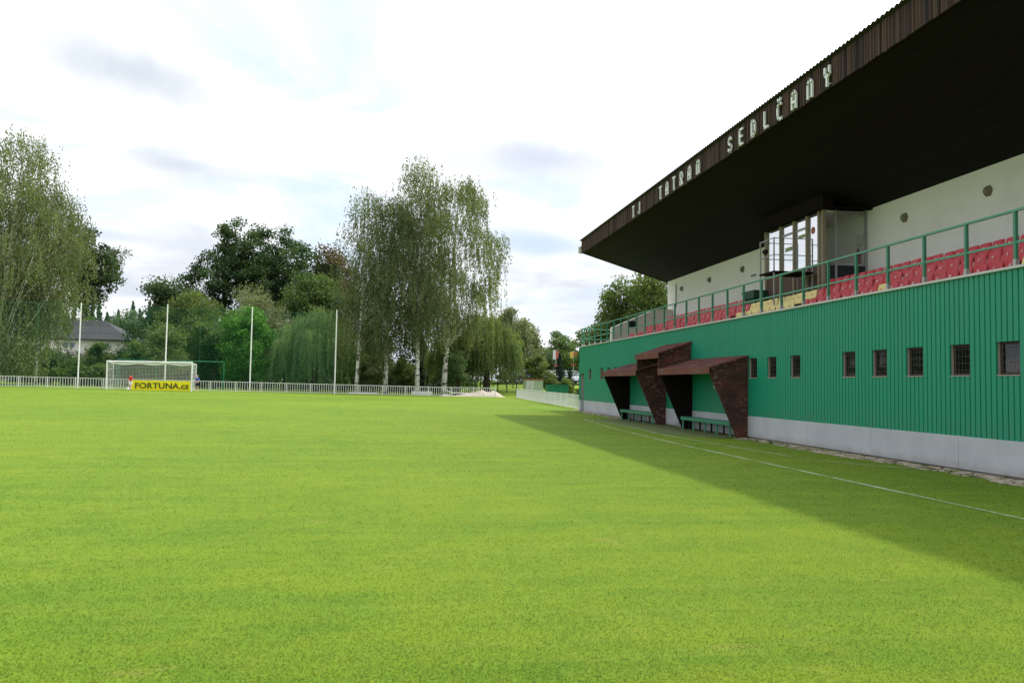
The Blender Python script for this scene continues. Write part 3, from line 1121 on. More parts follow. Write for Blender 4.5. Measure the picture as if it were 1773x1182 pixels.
rows = [('front', 12.02, 3.48, -.35, 12.9, 41.35, 17, 14.99), ('middle', 12.87, 3.90, -.1, 14.0, 41.0, 14, 15.5), ('rear', 13.76, 4.345, 0, 15.4, 40.4, 21, 17.2)]
words = {1: 'first', 2: 'second', 3: 'third'}


def ordn(n):
    if 10 < n % 100 < 14:
        return '%dth' % n
    return '%d%s' % (n, {1: 'st', 2: 'nd', 3: 'rd'}.get(n % 10, 'th'))


srnd = random.Random(8)
first = {'seat_red': red0, 'seat_yellow': yel0}
for rname, sx, fz, _, ya, yb, nref, yref in rows:
    y = ya
    cnt = {'red': 0, 'yellow': 0}
    while y < yb:
        yc = y
        y += .432
        colr = 'red'
        if rname == 'front':
            if 22.85 < yc < 23.5 or 27.75 < yc < 28.2:
                continue
            if 23.5 < yc < 27.8 or abs(yc - 19.1) < .22 or abs(yc - 14.2) < .22:
                colr = 'yellow'
        elif rname == 'middle':
            if 23.85 < yc < 28.3:
                colr = 'yellow'
        else:
            if 24.7 < yc < 29.75:
                continue
        mk = 'seat_' + colr
        src = first[mk]
        if src.get('used'):
            t = copy_tree(src)
        else:
            t = src
            src['used'] = 1
        t.location = (sx, yc, fz)
        t.rotation_euler = (0, srnd.uniform(-.03, .03), srnd.uniform(-.035, .035))
        cnt[colr] += 1
        t['label'] = '%s plastic seat, %s %s one from the right in the %s row of the stand' % (colr, ordn(cnt[colr]), colr, rname)
        t['group'] = '%s plastic seats in the stand' % colr
        num = int(round(nref + (yc - yref) / .432))
        if num > 0:
            nm = bpy.data.objects.new('number', digit_mesh(num, 'number_white' if colr == 'red' else 'seat_red'))
            C.objects.link(nm)
            nm.parent = t
            nm.location = (.045 + .030, .07, .60)
            nm.rotation_euler = (0, .22, 0)
for t in (red0, yel0):
    if 'used' in t:
        del t['used']
for o in C.objects:
    if 'used' in o:
        del o['used']

# ------------------------------------------------------------------ press box
PB = thing('press_box', (14.5, 27, 4.3), 'glazed press box with brown lower panels fixed under the stand roof', 'press box')
BX, BY0, BY1 = 13.82, 24.8, 29.0


def soff(x):
    return 8.93 + (7.36 - 8.93) * (x - RX - .03) / (15.6 - RX - .03)


hb = MB()
hb.box(BX - .25, BX + .1, BY0 - .35, BY1 + .1, 7.40, soff(BX + .1) - .01)
hb.box(BX + .1, 15.29, BY0 - .35, BY0 - .15, 7.40, 7.44)
hb.build('header', 'dark_boards', PB)
MB().box(BX + .06, 15.29, BY0 + .04, BY1 - .02, 7.33, 7.39).build('ceiling', 'render_white', PB)
lp = MB()
for i, (a_, b_) in enumerate(((25.15, 25.85), (25.93, 26.75), (26.83, 27.75), (27.83, 28.92))):
    lp.box(BX, BX + .04, a_, b_, 4.33, 5.62)
lp.build('lower_panel', 'panel_brown', PB)
nv = MB()
nv.box(BX + .42, 15.24, BY0, BY0 + .04, 4.33, 5.60)
nv.box(BX + .03, BX + .34, BY0, BY0 + .04, 4.33, 5.60)
nv.build('side_panel', 'panel_navy', PB)
for yy in (BY0 + .03, 25.10, 25.89, 26.79, 27.79, 28.96):
    MB().box(BX - .075, BX + .03, yy - .035, yy + .035, 4.33 if yy > 26 else 4.60, 7.40).build('mullion', 'post_tan', PB)
for xx in (BX + .38, 15.26):
    MB().box(xx - .035, xx + .035, BY0 - .03, BY0 + .05, 4.33, 7.40).build('corner_post', 'galv_steel', PB)
tr_ = MB()
tr_.box(BX + .42, 15.22, BY0 - .01, BY0 + .05, 5.60, 5.66)
tr_.box(BX + .42, 15.22, BY0 - .01, BY0 + .05, 7.30, 7.36)
tr_.box(BX - .01, BX + .04, 25.15, 28.92, 5.62, 5.68)
tr_.box(BX - .01, BX + .04, 25.93, 27.75, 6.98, 7.06)
tr_.build('transom', 'galv_steel', PB)
for a_, b_, bl in ((24.87, 25.06, 1), (25.14, 25.85, 1), (25.93, 26.75, 1), (26.83, 27.75, 1), (27.83, 28.92, 1)):
    P_ = MB().box(BX + .005, BX + .012, a_, b_, 5.68, 7.36).build('window', 'reflective_glass', PB)
MB().box(BX + .42, 15.22, BY0 + .01, BY0 + .018, 5.66, 7.30).build('window', 'clear_glass', PB)
# stickers on the front glass
st_ = MB()
st_.lathe([(.12, 0), (.12, .003)], (BX - .003, 25.55, 6.85), 20, 0)
s1 = st_.build('sticker', 'sign_red', PB)
MB().box(BX - .003, BX + .0, 26.05, 26.55, 6.72, 6.84).build('sticker', 'kiosk_green', PB)
MB().box(BX - .003, BX + .0, 27.0, 27.5, 6.42, 6.56).build('sticker', 'kiosk_green', PB)
MB().box(BX - .008, BX - .003, 25.75 - .28 + .5, 26.3, 5.36, 5.60).build('notice', 'box_white', PB)

# camera platform in front of the box
CP = thing('camera_platform', (13.0, 25.8, 3.9), 'small steel camera platform with rails on legs in front of the press box', 'platform')
ax, bx_, c0, c1 = 12.32, 13.66, 25.3, 26.3
for (xx, yy, zl) in ((ax, c0, 3.5), (ax, c1, 3.5), (bx_, c0, 4.35), (bx_, c1, 4.35)):
    MB().box(xx - .018, xx + .018, yy - .018, yy + .018, zl, 6.52).build('leg', 'galv_steel', CP)
for zz, nm in ((6.5, 'top_rail'), (5.95, 'middle_rail')):
    b = MB()
    b.box(ax, bx_, c0 - .013, c0 + .013, zz - .012, zz + .012)
    b.box(ax, bx_, c1 - .013, c1 + .013, zz - .012, zz + .012)
    b.box(ax - .013, ax + .013, c0 + .02, c1 - .02, zz - .012, zz + .012)
    b.build(nm, 'galv_steel', CP)
MB().box(ax - .03, bx_ + .03, c0 - .03, c1 + .03, 5.37, 5.42).build('deck', 'dark_boards', CP)
b = MB()
b.lathe([(.05, 0), (.085, .05), (.085, .16), (.05, .22)], (12.45, 26.1, 6.18), 12, 1)
b.box(12.44, 12.46, 26.2, 26.24, 6.0, 6.2)
tag(b.build('floodlight', 'black'), 'small black lamp hung on the corner of the camera platform', 'lamp')

b = MB()
b.prism_x([(28.85, 4.90), (29.75, 4.90), (29.95, 5.22), (28.85, 5.22)], 13.25, 13.95)
b.box(13.3, 13.9, 28.9, 29.7, 4.35, 4.9)
tag(b.build('storage_box', 'green_dark', bevel=.02), 'dark green box standing beside the press box', 'box')

# wall lamps
prot = None
for i, (yy, lb) in enumerate(((19.25, 'first brown hexagonal lamp from the right on the white rear wall'),
                              (22.78, 'brown hexagonal wall lamp just right of the press box'),
                              (34.38, 'brown hexagonal wall lamp nearest the press box on its left'),
                              (38.19, 'brown hexagonal wall lamp second from the far end of the white wall'),
                              (42.05, 'brown hexagonal wall lamp farthest along the white wall'))):
    if prot is None:
        prot = thing('wall_lamp', (15.3, yy, 6.8), lb, 'lamp', 'lamps on the white rear wall')
        b = MB()
        b.lathe([(.155, 0), (.155, -.035), (.125, -.06)], (15.297, yy, 6.8), 6, 0)
        b.build('base', 'lamp_brown', prot)
        b = MB()
        b.lathe([(.12, -.062), (.105, -.10), (.06, -.13)], (15.297, yy, 6.8), 6, 0)
        b.build('lamp_shade', 'lamp_brown', prot)
    else:
        t = copy_tree(prot)
        t.location = (15.3, yy, 6.8)
        t['label'] = lb

# fire extinguisher, meter box, small sign, roof-corner speaker
FE = thing('fire_extinguisher', (15.17, 25.12, 5.75), 'red fire extinguisher hanging on the white wall inside the press box', 'fire extinguisher')
b = MB()
b.lathe([(.04, 0), (.075, .02), (.078, .08), (.078, .36), (.05, .43), (.022, .46)], (15.17, 25.12, 5.70), 16)
b.build('cylinder', 'extinguisher_red', FE, smooth=True)
b = MB()
b.box(15.15, 15.19, 25.09, 25.15, 6.16, 6.20)
b.tube([(15.17, 25.02, 6.25), (15.17, 25.18, 6.21)], .012)
b.build('valve', 'black', FE)
b = MB()
b.tube([(15.17, 25.10, 6.19), (15.13, 25.02, 6.15), (15.11, 25.0, 6.0), (15.12, 25.02, 5.8)], .012)
b.build('hose', 'black', FE)
MB2 = MB().box(15.18, 15.295, 24.98, 25.30, 6.36, 6.68)
tag(MB2.build('meter_box', 'box_white', bevel=.02), 'white box on the wall above the fire extinguisher', 'box')
sg = thing('wall_sign', (15.28, 33.3, 6.3), 'small white sign with dark writing on the rear wall left of the press box', 'sign')
MB().box(15.275, 15.297, 32.7, 33.7, 6.28, 6.5).build('plate', 'letter_white', sg)
b = MB()
for k in range(5):
    b.box(15.271, 15.2745, 33.02 + k * .11, 33.09 + k * .11, 6.34, 6.44)
b.build('writing', 'panel_navy', sg)
spk = thing('loudspeaker', (10.37, 44.62, 9.1), 'white loudspeaker box hung at the far corner of the roof', 'loudspeaker')
MB().box(10.24, 10.50, 44.62, 44.86, 8.92, 9.28).build('cabinet', 'box_white', spk, bevel=.02)
b = MB()
b.box(10.34, 10.40, 44.5, 44.62, 9.28, 9.32)
b.box(10.34, 10.40, 44.58, 44.62, 9.1, 9.28)
b.build('bracket', 'galv_steel', spk)

# ------------------------------------------------------------------ dugouts
def side_prof(top_w, top_e, base_w, ex, low):
    return None


def shelter(name, y0, y1, label, far_panel=True):
    t = thing(name, (11, (y0 + y1) / 2, 0), label, 'dugout', 'dugouts at the foot of the stand')
    EX = 10.0
    zt, ze = 2.63, 2.24
    # slab roof
    b = MB()
    b.prism_y([(EX, ze), (WX - .003, zt), (WX - .003, zt - .07), (EX + .03, ze - .07)], y0 - .05, y1 + .05)
    b.build('roof', 'shingle_roof', t)
    b = MB()
    b.box(EX - .03, EX - .002, y0 - .05, y1 + .05, 2.02, 2.26)
    b.build('fascia', 'shingle_fascia', t)
    lab = ('near', 'far')
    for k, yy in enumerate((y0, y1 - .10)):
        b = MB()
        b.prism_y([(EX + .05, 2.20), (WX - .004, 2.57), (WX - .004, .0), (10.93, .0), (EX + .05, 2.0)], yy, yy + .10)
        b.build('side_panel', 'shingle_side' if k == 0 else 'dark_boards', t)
    b = MB()
    b.box(EX + .15, EX + .21, y0 + .105, y1 - .105, 2.03, 2.13)
    b.build('beam', 'dark_boards', t)
    return t


shelter('dugout', 25.0, 30.0, 'larger nearer dugout with reddish shingle roof and worn brown side wall')
shelter('dugout', 32.9, 38.2, 'farther dugout with reddish shingle roof, partly behind the raised canopy')
t = thing('entrance_canopy', (11, 31.4, 2.2), 'raised brown canopy between the two dugouts above the white door', 'canopy')
b = MB()
b.prism_y([(10.0, 2.88), (WX - .003, 3.32), (WX - .003, 3.25), (10.03, 2.81)], 29.98, 32.95)
b.build('roof', 'shingle_roof', t)
MB().box(9.97, 9.998, 29.98, 32.95, 2.66, 2.89).build('fascia', 'shingle_fascia', t)
for yy in (30.06, 32.80):
    b = MB()
    b.prism_y([(10.02, 2.26), (10.02, 2.80), (WX - .004, 3.24), (WX - .004, 2.66)], yy, yy + .09)
    b.build('side_panel', 'shingle_side', t)

for (y0, y1, lb) in ((25.25, 29.75, 'green bench inside the nearer dugout'), (33.15, 38.0, 'green bench inside the farther dugout')):
    t = thing('bench', (10.9, (y0 + y1) / 2, 0), lb, 'bench', 'green benches in the dugouts')
    b = MB()
    ym = (y0 + y1) / 2
    b.box(10.80, 11.15, y0, ym - .004, .45, .49)
    b.box(10.80, 11.15, ym + .004, y1, .45, .49)
    b.box(10.78, 10.798, y0, ym - .004, .37, .49)
    b.box(10.78, 10.798, ym + .004, y1, .37, .49)
    b.build('seat', 'green_paint', t, bevel=.004)
    for yy in np.linspace(y0 + .1, y1 - .1, 5):
        MB().box(10.82, 10.87, yy - .025, yy + .025, .0, .448).build('leg', 'rail_green', t)
        MB().box(11.06, 11.11, yy - .025, yy + .025, .0, .448).build('leg', 'metal_black', t)
b = MB()
b.box(11.265, 11.29, 27.1, 27.75, 1.55, 2.05)
P_ = b.build('notice_board', 'box_white')
tag(P_, 'white framed notice on the green wall inside the nearer dugout', 'notice')
b = MB()
b.box(11.258, 11.264, 27.15, 27.7, 1.62, 1.99)
b.build('sheet', 'kiosk_green', P_)

# ------------------------------------------------------------------ fences
def rail_fence(A, B, npan, H, label, name='pitch_fence', mat='fence_white', gapb=.2):
    t = thing(name, (A[0], A[1], zf(*A)), label, 'fence')
    A, B = Vector(A), Vector(B)
    dr = (B - A).normalized()
    L = (B - A).length
    pl_ = L / npan
    nrm = Vector((-dr.y, dr.x)) * .018

    def bar(b, p, q, z0a, z1a, z0b, z1b, th=1.0):
        n = nrm * th
        vs = []
        for (pt, za, zb) in ((p, z0a, z1a), (q, z0b, z1b)):
            for s_ in (-1, 1):
                for z in (za, zb):
                    vs.append((pt.x + n.x * s_, pt.y + n.y * s_, z))
        b.add(vs, [(0, 1, 3, 2), (4, 6, 7, 5), (0, 4, 5, 1), (2, 3, 7, 6), (1, 5, 7, 3), (0, 2, 6, 4)])
    for i in range(npan):
        p = A + dr * (i * pl_ + .04)
        q = A + dr * ((i + 1) * pl_ - .04)
        za, zb = zf(p.x, p.y), zf(q.x, q.y)
        b = MB()
        bar(b, p, q, za + H - .05, za + H, zb + H - .05, zb + H, 1.2)
        bar(b, p, q, za + .07, za + .11, zb + .07, zb + .11)
        n = int((q - p).length / gapb)
        for k in range(n):
            c = p + dr * ((k + .5) * (q - p).length / n)
            zc = zf(c.x, c.y)
            bar(b, c - dr * .019, c + dr * .019, zc + .112, zc + H - .052, zc + .112, zc + H - .052, .8)
        b.build('panel', mat, t)
    for i in range(npan + 1):
        c = A + dr * (i * pl_)
        zc = zf(c.x, c.y)
        b = MB()
        bar(b, c - dr * .035, c + dr * .035, zc, zc + H + .02, zc, zc + H + .02, 1.9)
        b.build('post', mat, t)
    return t


rail_fence((-38.0, 75.45), (10.3, 80.9), 22, .92, 'long white barred fence behind the goal at the far end')
rail_fence((11.55, 49.4), (11.75, 76.4), 13, .92, 'white barred fence running away from the far corner of the stand')

# ball-stop net on four tall white poles
BN = thing('ball_stop_net', (-16, 78, .5), 'tall green ball net strung between four white poles behind the goal', 'net')
poles = [(-26.95, 77.0, 8.0), (-19.98, 78.0, 8.2), (-12.76, 79.0, 8.25), (-5.16, 80.0, 8.3)]
for x_, y_, zt in poles:
    b = MB()
    b.tube([(x_, y_, zf(x_, y_) - .1), (x_ + .02, y_, zt)], [.062, .05], 10)
    b.lathe([(.06, 0), (.06, .03), (.02, .07)], (x_ + .02, y_, zt), 10)
    b.build('pole', 'white_paint', BN, smooth=False)
b = MB()
PA, PB_ = Vector((-40.0, 75.25)), Vector((-5.16, 80.06))
L = (PB_ - PA).length
nv_ = int(L / .125)
off = .12


def hw(b, z0f, z1f, r):
    vs = []
    n = 40
    for i in range(n + 1):
        p = PA.lerp(PB_, i / n)
        vs += [(p.x, p.y + off, z0f(i / n)), (p.x, p.y + off, z1f(i / n))]
    b.add(vs, [(2 * i, 2 * i + 2, 2 * i + 3, 2 * i + 1) for i in range(n)])


for i in range(nv_):
    p = PA.lerp(PB_, i / nv_)
    r = .0017
    b.add([(p.x - r, p.y + off, .75), (p.x + r, p.y + off, .75), (p.x + r, p.y + off, 7.98), (p.x - r, p.y + off, 7.98)], [(0, 1, 2, 3)])
for k in range(58):
    z = .8 + k * .1245
    hw(b, lambda u, z=z: z - .0017, lambda u, z=z: z + .0017, 0)
b.build('netting', 'net_green', BN)
b = MB()
for zz in (7.98, .72):
    b.tube([(PA.x, PA.y + off, zz), (PB_.x, PB_.y + off, zz)], .006, 5)
for i in range(1, 8):
    p = PA.lerp(PB_, i / 8 + .03)
    b.tube([(p.x, p.y + off, .72), (p.x, p.y + off, 7.98)], .006, 5)
b.build('cable', 'net_green', BN)

# ------------------------------------------------------------------ goal
GXL, GXR, GY = -23.95, -17.0, 75.0
gz = .60
GO = thing('football_goal', ((GXL + GXR) / 2, GY, gz), 'white football goal with white net in front of the far fence', 'goal')
GT = gz + 2.44
for xx in (GXL, GXR):
    b = MB()
    b.tube([(xx, GY, zf(xx, GY) - .05), (xx, GY, GT)], .06, 12)
    b.build('goalpost', 'white_paint', GO)
b = MB()
b.tube([(GXL - .06, GY, GT - .05), (GXR + .06, GY, GT - .05)], .06, 12)
b.build('crossbar', 'white_paint', GO)
BACK = 1.7
for xx in (GXL, GXR):
    b = MB()
    b.tube([(xx, GY, GT - .06), (xx, GY + BACK, GT - .16), (xx, GY + BACK, zf(xx, GY + BACK))], .028, 8)
    b.build('net_support', 'white_paint', GO)
b = MB()


def sag(x):
    u = (x - GXL) / (GXR - GXL)
    return -.13 * abs(sin(3 * pi * u)) - .05


def strip(b, pts, r, ax):
    vs = []
    for p in pts:
        a = Vector(p)
        e = Vector(ax) * r
        vs += [tuple(a - e), tuple(a + e)]
    b.add(vs, [(2 * i, 2 * i + 1, 2 * i + 3, 2 * i + 2) for i in range(len(pts) - 1)])


st = .12
r = .0075
for x_ in np.arange(GXL, GXR + .01, st):
    strip(b, [(x_, GY + .06, GT - .06), (x_, GY + .5, GT - .08 + sag(x_)), (x_, GY + 1.1, GT - .12 + sag(x_)), (x_, GY + BACK, GT - .18)], r, (1, 0, 0))
    strip(b, [(x_, GY + BACK, GT - .18), (x_, GY + BACK + .05, gz + 1.2), (x_, GY + BACK + .05, gz)], r, (1, 0, 0))
xn = np.linspace(GXL, GXR, 31)
for v in np.linspace(0.04, 1, 14):
    pts = []
    for x_ in xn:
        bell = sin(pi * v) ** .6
        pts.append((x_, GY + .06 + (BACK - .06) * v, GT - .06 - .12 * v + sag(x_) * bell))
    strip(b, pts, .012, (0, 0, 1))
    strip(b, pts, .02, (0, 1, 0))
for z_ in np.arange(gz + .06, GT - .2, st):
    strip(b, [(GXL, GY + BACK + .04, z_), (GXR, GY + BACK + .04, z_)], r, (0, 0, 1))
    for xx in (GXL, GXR):
        strip(b, [(xx, GY + .06, z_), (xx, GY + BACK, z_)], r, (0, 0, 1))
for v in np.arange(.06, BACK, st):
    for xx in (GXL, GXR):
        strip(b, [(xx, GY + v, gz), (xx, GY + v, GT - .08)], r, (0, 1, 0))
b.build('net', 'net_string', GO)

# green tubular frame of a training goal beyond the fence
TG = thing('training_goal', (-21, 85, .6), 'green tubular goal frame standing behind the white goal and fence', 'goal')
b = MB()
b.tube([(-26.1, 85, 3.36), (-16.25, 85, 3.30)], .045, 8)
b.build('crossbar', 'bin_green', TG)
for xx in (-26.1, -22.6, -19.2, -16.25):
    MB().tube([(xx, 85, zf(xx, 85)), (xx, 85, 3.33)], .05, 8).build('goalpost', 'bin_green', TG)

# advertising banner
BA = thing('advertising_banner', (-19.7, 75.7, .5), 'yellow banner reading FORTUNA.cz hung on the fence inside the goal', 'banner')
BAy = 75.35
b = MB()
n = 24
vs = []
for i in range(n + 1):
    x_ = -22.05 + (4.95) * i / n
    wv = .02 * sin(i * 1.3) + .012 * sin(i * 2.9)
    zt_ = 1.40 - .02 * i / n + .015 * sin(i * .9)
    vs += [(x_, BAy + wv, .56 - .02 * i / n), (x_, BAy + wv, zt_), (x_, BAy + wv + .01, .56 - .02 * i / n), (x_, BAy + wv + .01, zt_)]
fs = []
for i in range(n):
    k = 4 * i
    fs += [(k, k + 4, k + 5, k + 1), (k + 2, k + 3, k + 7, k + 6), (k + 1, k + 5, k + 7, k + 3), (k, k + 2, k + 6, k + 4)]
b.add(vs, fs)
b.build('sheet', 'banner_yellow', BA)
b = MB()
vs, fs = text_verts('FORTUNA.cz', .70, .004, .012)
x0 = min(v[0] for v in vs)
x1 = max(v[0] for v in vs)
k = 4.45 / (x1 - x0)
b.add([(-19.52 + v[0] * k, BAy - .04 - v[2], .73 + v[1] * .98) for v in vs], fs)
b.build('lettering', 'lettering_dark', BA)

# ------------------------------------------------------------------ people
def skin_mesh(name, joints, edges, mat, parent, sub=2):
    me = bpy.data.meshes.new(name)
    o0 = ORG[parent.name] if parent else Vector((0, 0, 0))
    names = list(joints)
    me.from_pydata([Vector(joints[k][0]) for k in names], [(names.index(a_), names.index(b_)) for a_, b_ in edges], [])
    ob = bpy.data.objects.new(name, me)
    C.objects.link(ob)
    if parent:
        ob.parent = parent
    md = ob.modifiers.new('skin', 'SKIN')
    if not me.skin_vertices:
        me.skin_vertices.new()
    for i, k in enumerate(names):
        rr_ = joints[k][1]
        me.skin_vertices[0].data[i].radius = rr_ if hasattr(rr_, '__len__') else (rr_, rr_)
    me.skin_vertices[0].data[0].use_root = True
    md.use_smooth_shade = True
    s_ = ob.modifiers.new('sub', 'SUBSURF')
    s_.levels = sub
    s_.render_levels = sub
    me.materials.append(MATS[mat])
    ORG[ob.name] = o0
    return ob


def person(loc, rz, H, label, shirt, shorts, shoe, hair, pose, parent_group=None):
    k = H / 1.75
    t = thing('person', loc, label, 'person')
    t.rotation_euler = (0, 0, rz)
    ORG[t.name] = Vector((0, 0, 0))
    J = {
        'pelvis': ((0, 0, .93), (.13, .09)), 'waist': ((0, 0, 1.08), (.115, .085)), 'chest': ((0, .0, 1.28), (.15, .10)),
        'collar': ((0, 0, 1.42), (.10, .07)), 'neck': ((0, 0, 1.50), .05), 'jaw': ((0, .015, 1.57), (.06, .065)),
        'skull': ((0, .0, 1.66), (.075, .09)), 'crown': ((0, 0, 1.715), (.055, .06)), 'nose': ((0, .105, 1.62), .012),
    }
    E_ = [('pelvis', 'waist'), ('waist', 'chest'), ('chest', 'collar'), ('collar', 'neck'), ('neck', 'jaw'), ('jaw', 'skull'), ('skull', 'crown'), ('skull', 'nose')]
    for s_, q in ((-1, 'l'), (1, 'r')):
        el, ha, kn, an = pose[q]
        J['sh' + q] = ((s_ * .17, 0, 1.40), .055)
        J['el' + q] = (el, .042)
        J['wr' + q] = (ha, .028)
        e, h_ = Vector(el), Vector(ha)
        dv = (h_ - e).normalized()
        side = dv.cross(Vector((1, 0, 0))).normalized()
        pm = h_ + dv * .05
        J['pm' + q] = (tuple(pm), (.016, .036))
        E_ += [('collar', 'sh' + q), ('sh' + q, 'el' + q), ('el' + q, 'wr' + q), ('wr' + q, 'pm' + q)]
        for fi, (of, ln) in enumerate(((-.03, .07), (-.01, .08), (.01, .075), (.03, .06))):
            J['f%s%d' % (q, fi)] = (tuple(pm + side * of + dv * ln * .6), .009)
            J['g%s%d' % (q, fi)] = (tuple(pm + side * of + dv * ln + Vector((-s_ * .015, 0, 0))), .007)
            E_ += [('pm' + q, 'f%s%d' % (q, fi)), ('f%s%d' % (q, fi), 'g%s%d' % (q, fi))]
        J['th' + q] = (tuple(h_ + dv * .05 - side * .055), .010)
        E_ += [('wr' + q, 'th' + q)]
        J['hp' + q] = ((s_ * .09, 0, .88), .095)
        J['kn' + q] = (kn, .058)
        J['cf' + q] = (tuple(Vector(kn).lerp(Vector(an), .35) + Vector((0, -.01, 0))), .055)
        J['an' + q] = (an, .038)
        J['to' + q] = ((an[0] + s_ * .02, an[1] + .15, an[2] - .045), (.045, .028))
        E_ += [('pelvis', 'hp' + q), ('hp' + q, 'kn' + q), ('kn' + q, 'cf' + q), ('cf' + q, 'an' + q), ('an' + q, 'to' + q)]

    def S(j, grow=0.0):
        return {a_: (tuple(c * k for c in p), tuple((q + grow) * k for q in (r_ if hasattr(r_, '__len__') else (r_, r_)))) for a_, (p, r_) in j.items()}
    skin_mesh('body', S(J), E_, 'skin', t)
    mid = lambda a_, b_, f: tuple(Vector(J[a_][0]).lerp(Vector(J[b_][0]), f))
    sj = {'waist': J['waist'], 'hem': ((0, 0, .94), (.14, .10)), 'chest': J['chest'], 'collar': J['collar']}
    se = [('hem', 'waist'), ('waist', 'chest'), ('chest', 'collar')]
    hj = {'pelvis': ((0, 0, .95), (.135, .095))}
    he = []
    for q in 'lr':
        sj['sh' + q] = (J['sh' + q][0], .06)
        sj['sl' + q] = (mid('sh' + q, 'el' + q, .75), .062)
        se += [('collar', 'sh' + q), ('sh' + q, 'sl' + q)]
        hj['hp' + q] = (J['hp' + q][0], .10)
        hj['kk' + q] = (mid('hp' + q, 'kn' + q, .8), .088)
        he += [('pelvis', 'hp' + q), ('hp' + q, 'kk' + q)]
    skin_mesh('shirt', S(sj, .012), se, shirt, t)
    skin_mesh('shorts', S(hj, .008), he, shorts, t)
    b = MB()
    n = 12
    vs, fs = [], []
    for j in range(6):
        th = j / 5 * pi * .52
        for i in range(n):
            a_ = 2 * pi * i / n
            drop = .03 if cos(a_ - pi / 2) > .3 else 0
            vs.append((k * .088 * sin(th) * cos(a_), k * (.104 * sin(th) * sin(a_) - .008), k * (1.655 + .115 * cos(th) - (0 if j < 5 else -drop))))
    for j in range(5):
        for i in range(n):
            fs.append((j * n + i, (j + 1) * n + i, (j + 1) * n + (i + 1) % n, j * n + (i + 1) % n))
    b.add(vs, fs)
    b.build('hair', hair, t, smooth=True)
    for q, s_ in (('l', -1), ('r', 1)):
        an = J['an' + q][0]
        skin_mesh('shoe', S({'a': ((an[0], an[1], an[2] - .02), (.048, .045)), 'b': ((an[0] + s_ * .01, an[1] + .08, an[2] - .04), (.05, .036)),
                             'c': ((an[0] + s_ * .02, an[1] + .17, an[2] - .05), (.045, .028))}), [('a', 'b'), ('b', 'c')], shoe, t, 1)
        skin_mesh('sock', S({'a': (tuple(Vector(an) + Vector((0, 0, .02))), (.045, .045)), 'b': (mid('an' + q, 'cf' + q, .6), (.055, .055))}), [('a', 'b')],
                  'cloth_white', t, 1)
        b = MB()
        b.lathe([(.003, -.006), (.008, 0), (.003, .006)], (s_ * .03 * k, .088 * k, 1.645 * k), 8, 1)
        b.build('eye', 'black', t)
    return t


pose_a = {'l': ((-.26, .02, 1.15), (-.29, .10, .93), (-.12, .10, .50), (-.14, .20, .22)),
          'r': ((.25, -.03, 1.15), (.27, .05, .92), (.10, .02, .49), (.10, -.03, .08))}
pose_b = {'l': ((-.27, .04, 1.16), (-.20, .22, 1.10), (-.10, .03, .49), (-.12, -.01, .08)),
          'r': ((.28, -.02, 1.16), (.26, .12, .98), (.11, .06, .49), (.16, .02, .08))}
px_, py_ = -21.75, 74.2
person((px_, py_, zf(px_, py_)), radians(170), 1.36, 'boy in a red shirt and white shorts with one foot on a ball',
       'shirt_red', 'cloth_white', 'cloth_navy', 'hair_brown', pose_a)
bx2, by2 = -22.08, 74.0
b = MB()
b.lathe([(.11 * sin(a_), -.11 * cos(a_)) for a_ in np.linspace(.05, pi - .05, 9)], (0, 0, 0), 14)
FB = MB()
FB.v = [(x + bx2 + .22, y + by2 - .12, z + zf(bx2, by2) + .11) for x, y, z in b.v]
FB.f, FB.mi = b.f, b.mi
tag(FB.build('football', 'cloth_white', smooth=True), 'white football under the foot of the boy in red', 'ball')
px_, py_ = -16.5, 74.9
person((px_, py_, zf(px_, py_)), radians(150), 1.42, 'boy in a blue shirt and dark shorts standing right of the goalpost',
       'shirt_blue', 'cloth_navy', 'sign_yellow', 'hair_fair', pose_b)

# ------------------------------------------------------------------ trees
def tri_basis(n, rng, up=0.0):
    v = rng.normal(size=(n, 3))
    v[:, 2] = v[:, 2] * (1 - up)
    v /= np.linalg.norm(v, axis=1)[:, None] + 1e-9
    u = np.cross(v, rng.normal(size=(n, 3)))
    u /= np.linalg.norm(u, axis=1)[:, None] + 1e-9
    w_ = np.cross(v, u)
    return u, w_


def leaf_quads(P, size, rng, asp=.6, hang=False):
    n = len(P)
    u, w_ = tri_basis(n, rng)
    if hang:
        u = u * .45
        u[:, 2] = -1
        u /= np.linalg.norm(u, axis=1)[:, None]
        w_ = np.cross(u, rng.normal(size=(n, 3)))
        w_ /= np.linalg.norm(w_, axis=1)[:, None] + 1e-9
    s_ = (size * rng.uniform(.6, 1.35, n))[:, None]
    a_ = u * s_ * .5
    b_ = w_ * s_ * .5 * asp
    return np.stack([P - a_, P + b_ * .9 - a_ * .1, P + a_, P - b_ * .9 - a_ * .1], 1)


def limb(b, p0, p1, r0, r1, rnd, bow=.12, n=5, sides=6):
    p0, p1 = Vector(p0), Vector(p1)
    L_ = (p1 - p0).length
    pts = []
    off_ = Vector((rnd.uniform(-1, 1), rnd.uniform(-1, 1), rnd.uniform(.0, 1))) * L_ * bow
    for i in range(n + 1):
        t_ = i / n
        pts.append(p0.lerp(p1, t_) + off_ * sin(pi * t_))
    b.tube(pts, [r0 + (r1 - r0) * i / n for i in range(n + 1)], sides)
    return pts


